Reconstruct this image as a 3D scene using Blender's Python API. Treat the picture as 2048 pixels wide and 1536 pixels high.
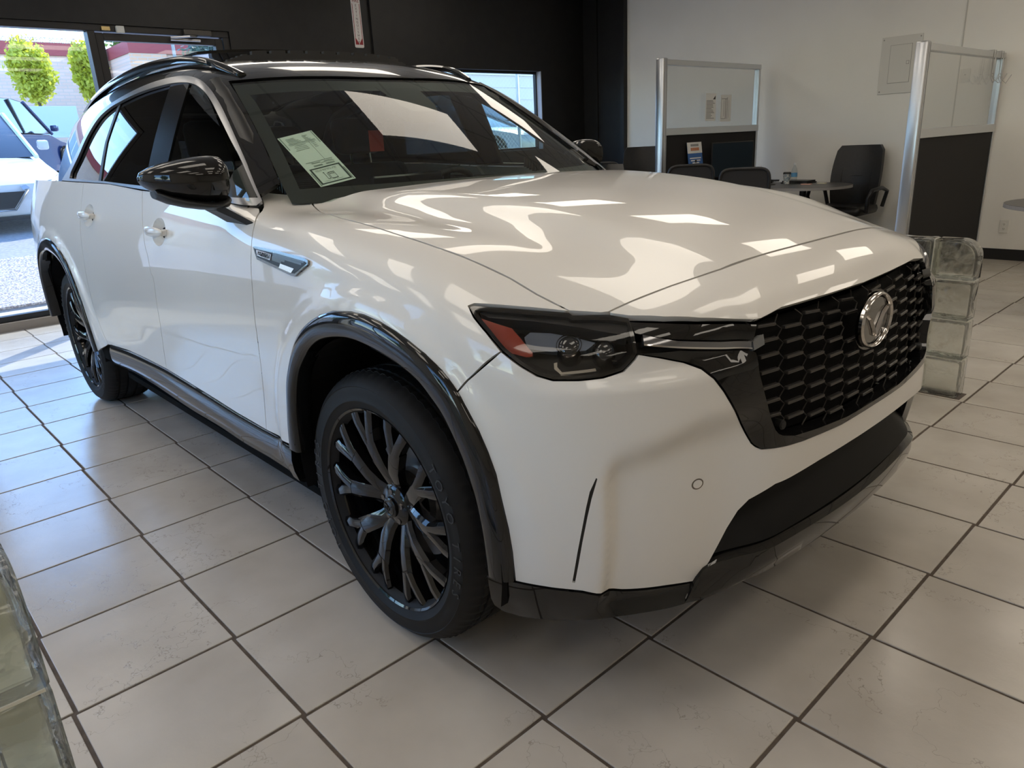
import bpy, bmesh, math, random
import numpy as np
from mathutils import Vector, Matrix
from mathutils.geometry import delaunay_2d_cdt
random.seed(7)
for o in list(bpy.data.objects): bpy.data.objects.remove(o)
scene = bpy.context.scene
COL = scene.collection
SKY, SUN, LAMP, EXPOSURE = .44, 3.4, 1.8, 1.08
# ---------------------------------------------------------------- camera
cam_d = bpy.data.cameras.new('camera'); cam = bpy.data.objects.new('camera', cam_d); COL.objects.link(cam)
cam_d.sensor_width = 36.0; cam_d.lens = 36.0 * 1457.25 / 2048.0; cam_d.clip_start = .02; cam_d.clip_end = 400
_r = Vector((0.6796835, 0.7318428, -0.0493601)); _d = Vector((0.1985957, -0.2483864, -0.9480843)); _f = Vector((-0.7061091, 0.6345946, -0.3141650))
cam.matrix_world = Matrix(((_r.x, -_d.x, -_f.x, 1.59152), (_r.y, -_d.y, -_f.y, -1.86189), (_r.z, -_d.z, -_f.z, 1.32716), (0, 0, 0, 1)))
scene.camera = cam
# ---------------------------------------------------------------- sky, sun, exposure
world = bpy.data.worlds.new('sky'); scene.world = world; world.use_nodes = True
wt = world.node_tree; wt.nodes.clear()
sky = wt.nodes.new('ShaderNodeTexSky'); sky.sky_type = 'NISHITA'; sky.sun_disc = False
sky.sun_elevation = math.radians(44); sky.sun_rotation = math.radians(-42); sky.air_density = 1.0; sky.dust_density = .05; sky.ozone_density = 2.5
bg = wt.nodes.new('ShaderNodeBackground'); bg.inputs['Strength'].default_value = SKY
wo = wt.nodes.new('ShaderNodeOutputWorld'); tint = wt.nodes.new('ShaderNodeMixRGB'); tint.blend_type = 'MULTIPLY'; tint.inputs['Fac'].default_value = 1; tint.inputs['Color2'].default_value = (.86, .97, 1.14, 1); wt.links.new(sky.outputs[0], tint.inputs['Color1']); wt.links.new(tint.outputs[0], bg.inputs[0]); wt.links.new(bg.outputs[0], wo.inputs[0])
sun_d = bpy.data.lights.new('sun', 'SUN'); sun_d.energy = SUN; sun_d.angle = math.radians(.6); sun_d.color = (1, .95, .87)
sun = bpy.data.objects.new('sun', sun_d); COL.objects.link(sun)
SUN_DIR = Vector((.68, -.75, -1.0)).normalized()          # the way the light travels
sun.rotation_euler = SUN_DIR.to_track_quat('-Z', 'Y').to_euler()
vs = scene.view_settings; vs.view_transform = 'Standard'; vs.look = 'None'; vs.gamma = 1.0; vs.exposure = EXPOSURE; vs.use_curve_mapping = False

# ---------------------------------------------------------------- helpers
MATS = {}
def mat(name, col=(.8, .8, .8), rough=.5, metal=0., coat=0., coat_r=.03, spec=.5, trans=0., ior=1.45, emit=None, es=0., sheen=0.):
    if name in MATS: return MATS[name]
    m = bpy.data.materials.new(name); m.use_nodes = True; b = m.node_tree.nodes['Principled BSDF']
    b.inputs['Base Color'].default_value = (*col, 1); b.inputs['Roughness'].default_value = rough; b.inputs['Metallic'].default_value = metal
    b.inputs['Coat Weight'].default_value = coat; b.inputs['Coat Roughness'].default_value = coat_r
    b.inputs['Specular IOR Level'].default_value = spec; b.inputs['Transmission Weight'].default_value = trans; b.inputs['IOR'].default_value = ior
    if emit: b.inputs['Emission Color'].default_value = (*emit, 1); b.inputs['Emission Strength'].default_value = es
    MATS[name] = m; return m
def nodes(m): return m.node_tree.nodes, m.node_tree.links, m.node_tree.nodes['Principled BSDF']
def noise_col(m, c1, c2, scale, detail=4, lo=.35, hi=.65, bump=0., bscale=None, coord='Object', stretch=None):
    N, L, b = nodes(m); tc = N.new('ShaderNodeTexCoord'); nz = N.new('ShaderNodeTexNoise'); nz.inputs['Scale'].default_value = scale; nz.inputs['Detail'].default_value = detail
    src = tc.outputs[coord]
    if stretch:
        mp = N.new('ShaderNodeMapping'); mp.inputs['Scale'].default_value = stretch; L.new(src, mp.inputs[0]); src = mp.outputs[0]
    L.new(src, nz.inputs['Vector']); r = N.new('ShaderNodeValToRGB'); r.color_ramp.elements[0].position = lo; r.color_ramp.elements[1].position = hi
    r.color_ramp.elements[0].color = (*c1, 1); r.color_ramp.elements[1].color = (*c2, 1); L.new(nz.outputs[0], r.inputs[0]); L.new(r.outputs[0], b.inputs['Base Color'])
    if bump:
        n2 = N.new('ShaderNodeTexNoise'); n2.inputs['Scale'].default_value = bscale or scale * 4; n2.inputs['Detail'].default_value = 5; L.new(src, n2.inputs['Vector'])
        bp = N.new('ShaderNodeBump'); bp.inputs['Strength'].default_value = bump; bp.inputs['Distance'].default_value = .01; L.new(n2.outputs[0], bp.inputs['Height']); L.new(bp.outputs[0], b.inputs['Normal'])
    return m
def thin_glass(name, tint, refl_ior=1.5, rough=0.0):
    """thin clear pane: tinted see-through plus Fresnel reflection"""
    m = bpy.data.materials.new(name); m.use_nodes = True; N, L = m.node_tree.nodes, m.node_tree.links; N.clear()
    out = N.new('ShaderNodeOutputMaterial'); mx = N.new('ShaderNodeMixShader'); fr = N.new('ShaderNodeFresnel')
    ge = N.new('ShaderNodeNewGeometry'); mr = N.new('ShaderNodeMapRange'); mr.inputs['To Min'].default_value = refl_ior; mr.inputs['To Max'].default_value = 1 / refl_ior; L.new(ge.outputs['Backfacing'], mr.inputs['Value']); L.new(mr.outputs[0], fr.inputs[0])
    tr = N.new('ShaderNodeBsdfTransparent'); tr.inputs[0].default_value = (*tint, 1); gl = N.new('ShaderNodeBsdfGlossy'); gl.inputs['Roughness'].default_value = rough
    L.new(fr.outputs[0], mx.inputs[0]); L.new(tr.outputs[0], mx.inputs[1]); L.new(gl.outputs[0], mx.inputs[2]); L.new(mx.outputs[0], out.inputs[0])
    MATS[name] = m; return m
def link(o, parent=None):
    COL.objects.link(o)
    if parent is not None: o.parent = parent
    return o
def mesh(name, V, Fc, m, parent=None, smooth=False, normals=None):
    me = bpy.data.meshes.new(name); me.from_pydata([tuple(v) for v in V], [], [tuple(f) for f in Fc]); me.update()
    if smooth or normals is not None: me.polygons.foreach_set('use_smooth', [True] * len(me.polygons))
    if normals is not None: me.normals_split_custom_set_from_vertices([tuple(n) for n in normals])
    ms = m if isinstance(m, (list, tuple)) else [m]
    for q in ms: me.materials.append(q)
    return link(bpy.data.objects.new(name, me), parent)
def thing(name, label, cat, loc=(0, 0, 0), rz=0., group=None):
    o = link(bpy.data.objects.new(name, None)); o.location = loc; o.rotation_euler = (0, 0, rz); o.empty_display_size = .1
    return tag(o, label, cat, group)
def tag(o, label=None, cat=None, group=None, kind=None):
    if label: o['label'] = label
    if cat: o['category'] = cat
    if group: o['group'] = group
    if kind: o['kind'] = kind
    return o
class MB:
    """collects simple shapes into one mesh"""
    def __init__(s): s.V = []; s.F = []; s.T = None
    def add(s, V, Fc):
        k = len(s.V)
        s.V += [tuple(s.T @ Vector(v)) if s.T is not None else tuple(v) for v in V]; s.F += [tuple(i + k for i in f) for f in Fc]; return s
    def box(s, a, b, bev=0.):
        x0, y0, z0 = a; x1, y1, z1 = b
        if bev <= 0:
            V = [(x, y, z) for x in (x0, x1) for y in (y0, y1) for z in (z0, z1)]
            return s.add(V, [(0, 1, 3, 2), (4, 6, 7, 5), (0, 4, 5, 1), (2, 3, 7, 6), (0, 2, 6, 4), (1, 5, 7, 3)])
        bm = bmesh.new(); bmesh.ops.create_cube(bm, size=1)
        for v in bm.verts: v.co = Vector(((x0+x1)/2 + v.co.x*(x1-x0), (y0+y1)/2 + v.co.y*(y1-y0), (z0+z1)/2 + v.co.z*(z1-z0)))
        bmesh.ops.bevel(bm, geom=list(bm.edges), offset=min(bev, .49*min(abs(x1-x0), abs(y1-y0), abs(z1-z0))), segments=2, profile=.5, affect='EDGES')
        bm.verts.index_update(); s.add([v.co[:] for v in bm.verts], [[v.index for v in f.verts] for f in bm.faces]); bm.free(); return s
    def tube(s, pts, r, n=8, cap=True, closed=False):
        P = [Vector(p) for p in pts]; V = []; Fc = []; up = None; R = r if isinstance(r, (list, tuple)) else [r] * len(P)
        for i, p in enumerate(P):
            if closed: t = P[(i+1) % len(P)] - P[i-1]
            else: t = (P[min(i+1, len(P)-1)] - P[max(i-1, 0)])
            t.normalize()
            if up is None: up = t.orthogonal().normalized()
            up = (up - t * up.dot(t)); up = up.normalized() if up.length > 1e-6 else t.orthogonal().normalized()
            w = t.cross(up)
            for k in range(n): a = 2*math.pi*k/n; V.append(p + (up*math.cos(a) + w*math.sin(a)) * R[i])
        m = len(P)
        for i in range(m if closed else m-1):
            j = (i+1) % m
            for k in range(n): l = (k+1) % n; Fc.append((i*n+k, i*n+l, j*n+l, j*n+k))
        if cap and not closed: Fc.append(tuple(range(n-1, -1, -1))); Fc.append(tuple((m-1)*n+k for k in range(n)))
        return s.add(V, Fc)
    def lathe(s, prof, n=32, axis='z', c=(0, 0, 0), closed=False):
        V = []; Fc = []; m = len(prof)
        for k in range(n):
            a = 2*math.pi*k/n; ca, sa = math.cos(a), math.sin(a)
            for r, h in prof:
                if axis == 'z': V.append((c[0]+r*ca, c[1]+r*sa, c[2]+h))
                elif axis == 'y': V.append((c[0]+r*ca, c[1]+h, c[2]+r*sa))
                else: V.append((c[0]+h, c[1]+r*ca, c[2]+r*sa))
        for k in range(n):
            l = (k+1) % n
            for i in range(m if closed else m-1): j = (i+1) % m; Fc.append((k*m+i, l*m+i, l*m+j, k*m+j))
        return s.add(V, Fc)
    def prism(s, poly, h0, h1, axis='z'):
        """extrude a flat polygon"""
        n = len(poly); f = {'z': lambda p, h: (p[0], p[1], h), 'y': lambda p, h: (p[0], h, p[1]), 'x': lambda p, h: (h, p[0], p[1])}[axis]
        V = [f(p, h0) for p in poly] + [f(p, h1) for p in poly]
        return s.add(V, [tuple(range(n-1, -1, -1)), tuple(range(n, 2*n))] + [(i, (i+1) % n, n+(i+1) % n, n+i) for i in range(n)])
    def build(s, name, m, parent=None, smooth=False, fix=True):
        me = bpy.data.meshes.new(name); me.from_pydata(s.V, [], s.F); me.update()
        if fix:
            bm = bmesh.new(); bm.from_mesh(me); bmesh.ops.recalc_face_normals(bm, faces=bm.faces)
            bm.to_mesh(me); bm.free()
        if smooth:
            me.polygons.foreach_set('use_smooth', [True] * len(me.polygons))
            if smooth is not True: me.set_sharp_from_angle(angle=math.radians(smooth))
        me.materials.append(m); return link(bpy.data.objects.new(name, me), parent)
def copy_tree(o, parent=None):
    c = o.copy(); COL.objects.link(c); c.parent = parent
    for ch in list(o.children): copy_tree(ch, c)
    return c
def text_mesh(name, txt, size, m, parent, M, ext=.0005, align='CENTER', sx=1.0, font_space=1.0):
    """lettering turned into a real mesh; M places it"""
    key = (txt, size, ext, align, font_space)
    if key not in TEXTS:
        TEXTS[key] = flat_text(*key)
    me = TEXTS[key].copy(); me.name = name
    me.transform(M @ Matrix.Diagonal((sx, 1, 1, 1))); me.materials.clear(); me.materials.append(m)
    return link(bpy.data.objects.new(name, me), parent)
TEXTS = {}
def flat_text(txt, size, ext, align, font_space):
    name = 'text'; cu = bpy.data.curves.new(name, 'FONT'); cu.body = txt; cu.size = size; cu.extrude = ext; cu.align_x = align; cu.align_y = 'CENTER'; cu.resolution_u = 2; cu.space_character = font_space
    t = bpy.data.objects.new(name, cu); COL.objects.link(t); dg = bpy.context.evaluated_depsgraph_get(); dg.update()
    me = bpy.data.meshes.new_from_object(t.evaluated_get(dg)); bpy.data.objects.remove(t); bpy.data.curves.remove(cu)
    return me
for _t in 'TOYIRES': TEXTS[(_t, .040, .0008, 'CENTER', 1.0)] = flat_text(_t, .040, .0008, 'CENTER', 1.0)
for _t in 'EXTINGUSHR': TEXTS[(_t, .034, .0004, 'CENTER', 1.0)] = flat_text(_t, .034, .0004, 'CENTER', 1.0)

# ---------------------------------------------------------------- car surfaces (car frame: x forward, y left, z up)
def spl(x, xs, ys):
    """smooth monotone-ish cubic through knots (finite-difference tangents)"""
    xs = np.asarray(xs, float); ys = np.asarray(ys, float)
    d = np.diff(ys) / np.diff(xs)
    m = np.empty_like(ys); m[0] = d[0]; m[-1] = d[-1]
    h = np.diff(xs)
    m[1:-1] = (d[:-1] * h[1:] + d[1:] * h[:-1]) / (h[1:] + h[:-1])
    x = np.asarray(x, float); i = np.clip(np.searchsorted(xs, x) - 1, 0, len(xs) - 2)
    t = (x - xs[i]) / h[i]; tc = np.clip(t, 0, 1)
    t2 = tc * tc; t3 = t2 * tc
    r = (2*t3 - 3*t2 + 1) * ys[i] + (t3 - 2*t2 + tc) * h[i] * m[i] + (-2*t3 + 3*t2) * ys[i+1] + (t3 - t2) * h[i] * m[i+1]
    r = np.where(t < 0, ys[0] + m[0] * (x - xs[0]), r)
    return np.where(t > 1, ys[-1] + m[-1] * (x - xs[-1]), r)
def sst(a, b, x):
    t = np.clip((x - a) / (b - a), 0, 1); return t*t*t*(t*(6*t-15)+10)
def smax(a, b, k):
    h = np.maximum(k - np.abs(a - b), 0) / k
    return np.maximum(a, b) + h*h*h*k/6.0
def hood_z(x, Y):
    z0 = spl(x, [-1.6, -1.0, -.78, -.62, -.3, 0, .3, .5, .68, .76, .82, .87], [1.345, 1.335, 1.238, 1.204, 1.197, 1.178, 1.140, 1.103, 1.056, 1.024, .988, .945])
    d = spl(x, [-1.2, -.5, 0, .3, .5, .63, .8], [.03, .035, .045, .055, .085, .10, .085])
    z = z0 - d * np.power(np.clip(Y, 0, 1.2) / .78, 2.6)
    # centre power bulge with soft shoulders running from the windscreen corners to the nose
    yl = spl(x, [-.7, 0, .7, .9], [.60, .52, .43, .42])
    amp = spl(x, [-.8, -.3, .45, .78, .86], [.012, .017, .012, .003, 0])
    z = z + amp * (1 - sst(-.075, .085, Y - yl))
    # hollow outboard of the shoulder
    z = z - spl(x, [-.8, -.3, .3, .7, .9], [.010, .013, .009, .002, 0]) * np.exp(-((Y - yl - .13) / .085) ** 2)
    return z
def side_y(x, z):
    w = spl(x, [-4.2, -3.8, -3.5, -3.12, -2.6, -2.0, -1.4, -.8, -.35, 0, .3, .6, .9],
            [.86, .945, .985, .998, .985, .968, .963, .963, .972, .984, .975, .945, .90])
    v = spl(z, [.16, .22, .30, .40, .52, .66, .80, .92, 1.0, 1.07, 1.13, 1.19, 1.25, 1.4],
            [.060, .046, .030, .015, .006, .001, .000, .003, .010, .023, .041, .062, .085, .16])
    y = w - v
    # shallow hollow along the lower doors
    y = y - .008 * np.exp(-((z - .60) / .13) ** 2) * sst(-.45, -.75, x) * sst(-2.5, -2.15, x)
    for cx in (0.05, -3.08):
        r = np.sqrt((x - cx) ** 2 + (z - .42) ** 2)
        y = y + .013 * (1 - sst(.545, .615, r)) * sst(.10, .35, z)
    return y
def front_x(Y, z):
    xc = spl(z, [.14, .20, .26, .34, .42, .50, .60, .72, .84, .92, .97, 1.02, 1.08],
             [.775, .815, .855, .888, .903, .910, .912, .905, .892, .880, .866, .845, .80])
    x = xc - .135 * Y**2 - .30 * Y**6
    # recessed lower cheek between air-curtain slot and lower intake
    zl = .735 + .30 * np.clip(.86 - Y, 0, .5)
    cheek = sst(.845, .785, Y) * sst(0, -.12, z - np.minimum(zl, .80)) * sst(.30, .37, z)
    x = x - .042 * cheek * sst(.38, .62, Y)
    # brow under the lamp
    x = x - .020 * sst(.0, .05, z - .845 + .05 * (Y - .7)) * sst(.45, .55, Y) * sst(.95, .85, Y)
    return x
def F(P):
    x, Y, z = P[..., 0], np.abs(P[..., 1]), P[..., 2]
    a = Y - side_y(x, z); b = (x - front_x(Y, z)) * .9; c = (z - hood_z(x, Y)) * .96
    r = -x - 4.12 + .22 * Y**2
    s = smax(a, b, .20)
    s = smax(s, c, spl(x, [-1, -.4, .3, .55, .7, .9], [.05, .13, .16, .12, .075, .06]))
    return smax(s, r, .25)
def roof_z(x, Y):
    z0 = spl(x, [-4.0, -3.6, -3.2, -2.6, -2.0, -1.6, -1.3, -1.0], [1.55, 1.635, 1.695, 1.745, 1.752, 1.728, 1.676, 1.612])
    return z0 - .043 * (Y / .6) ** 2.4
def glass_y(x, z):
    return .897 - .36 * (z - 1.21) - .22 * (z - 1.21) ** 2 - .027 * (x + 1.65) ** 2 - .012 * np.clip(-x - 2.6, 0, 2) ** 2
def ws_x(Y, z):
    return -.475 - 1.50 * (z - 1.21) - .42 * (z - 1.21) ** 2 - .36 * Y**2
def F2(P):
    x, Y, z = P[..., 0], np.abs(P[..., 1]), P[..., 2]
    a = (Y - glass_y(x, z)) * .93
    b = (x - ws_x(Y, z)) * .53
    c = z - roof_z(x, Y)
    r = (-x - 4.02 + .75 * (z - 1.2) + .2 * Y**2) * .8
    s = smax(a, b, .06)
    s = smax(s, c, .10)
    return smax(s, r, .12)
def Fglass(P): return (np.abs(P[..., 1]) - glass_y(P[..., 0], P[..., 2])) * .93
def Fscreen(P): return (P[..., 0] - ws_x(np.abs(P[..., 1]), P[..., 2])) * .53
def march(fn, O, D, t0, t1, n=90):
    """first root of fn along rays O + t D (outside positive)"""
    ts = np.linspace(t0, t1, n)
    lo = np.full(len(O), t0, float); hi = np.full(len(O), t1, float); done = np.zeros(len(O), bool)
    prev = fn(O + D * t0)
    for k in range(1, n):
        v = fn(O + D * ts[k])
        m = (~done) & (prev > 0) & (v <= 0)
        lo[m] = ts[k-1]; hi[m] = ts[k]; done |= m; prev = v
    for _ in range(34):
        mid = .5 * (lo + hi); v = fn(O + D * mid[:, None])
        pos = v > 0; lo = np.where(pos, mid, lo); hi = np.where(pos, hi, mid)
    t = .5 * (lo + hi)
    return O + D * t[:, None], done
def grad(fn, P, e=2e-3):
    g = np.stack([fn(P + e * d) - fn(P - e * d) for d in np.eye(3)], -1)
    return g / np.maximum(np.linalg.norm(g, axis=-1, keepdims=True), 1e-9)
CYL_O = (-.35, .55); RAD_O = (-.15, 0.0); RAD_R = .95; CYL_R = .6
def dom2ray(dom, q):
    q = np.asarray(q, float); a, b = q[:, 0], q[:, 1]; o = np.ones_like(a); n = o * 0
    if dom == 'y': return np.stack([a, -1.5*o, b], 1), np.stack([n, o, n], 1), 0, 1.5
    if dom == 'z': return np.stack([a, b, 2.2*o], 1), np.stack([n, n, -o], 1), 0, 1.9
    if dom == 'x': return np.stack([1.6*o, a, b], 1), np.stack([-o, n, n], 1), 0, 3.2
    if dom == 'cyl':
        th = b / CYL_R; d = np.stack([n, -np.cos(th), np.sin(th)], 1)
        O = np.stack([a, CYL_O[0]*o, CYL_O[1]*o], 1); return O + d * 1.1, -d, 0, 1.05
    if dom == 'cab':
        th = b / .75; d = np.stack([n, -np.cos(th), np.sin(th)], 1)
        O = np.stack([a, n, .95*o], 1); return O + d * 1.3, -d, 0, 1.25
    if dom == 'nose':
        th = b / .5; d = np.stack([np.cos(th), n, np.sin(th)], 1)
        O = np.stack([.35*o, a, .75*o], 1); return O + d * .9, -d, 0, .9
    if dom == 'rad':
        ph = a / RAD_R; d = np.stack([np.cos(ph), -np.sin(ph), n], 1)
        O = np.stack([RAD_O[0]*o, RAD_O[1]*o, b], 1); return O + d * 1.5, -d, 0, 1.2
def to_dom(dom, P):
    P = np.asarray(P, float)
    if dom == 'y': return P[:, [0, 2]]
    if dom == 'z': return P[:, [0, 1]]
    if dom == 'x': return P[:, [1, 2]]
    if dom == 'cyl': return np.stack([P[:, 0], CYL_R * np.arctan2(P[:, 2] - CYL_O[1], -(P[:, 1] - CYL_O[0]))], 1)
    if dom == 'cab': return np.stack([P[:, 0], .75 * np.arctan2(P[:, 2] - .95, -P[:, 1])], 1)
    if dom == 'nose': return np.stack([P[:, 1], .5 * np.arctan2(P[:, 2] - .75, P[:, 0] - .35)], 1)
    if dom == 'rad': return np.stack([RAD_R * np.arctan2(-P[:, 1] + RAD_O[1], P[:, 0] - RAD_O[0]), P[:, 2]], 1)

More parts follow.
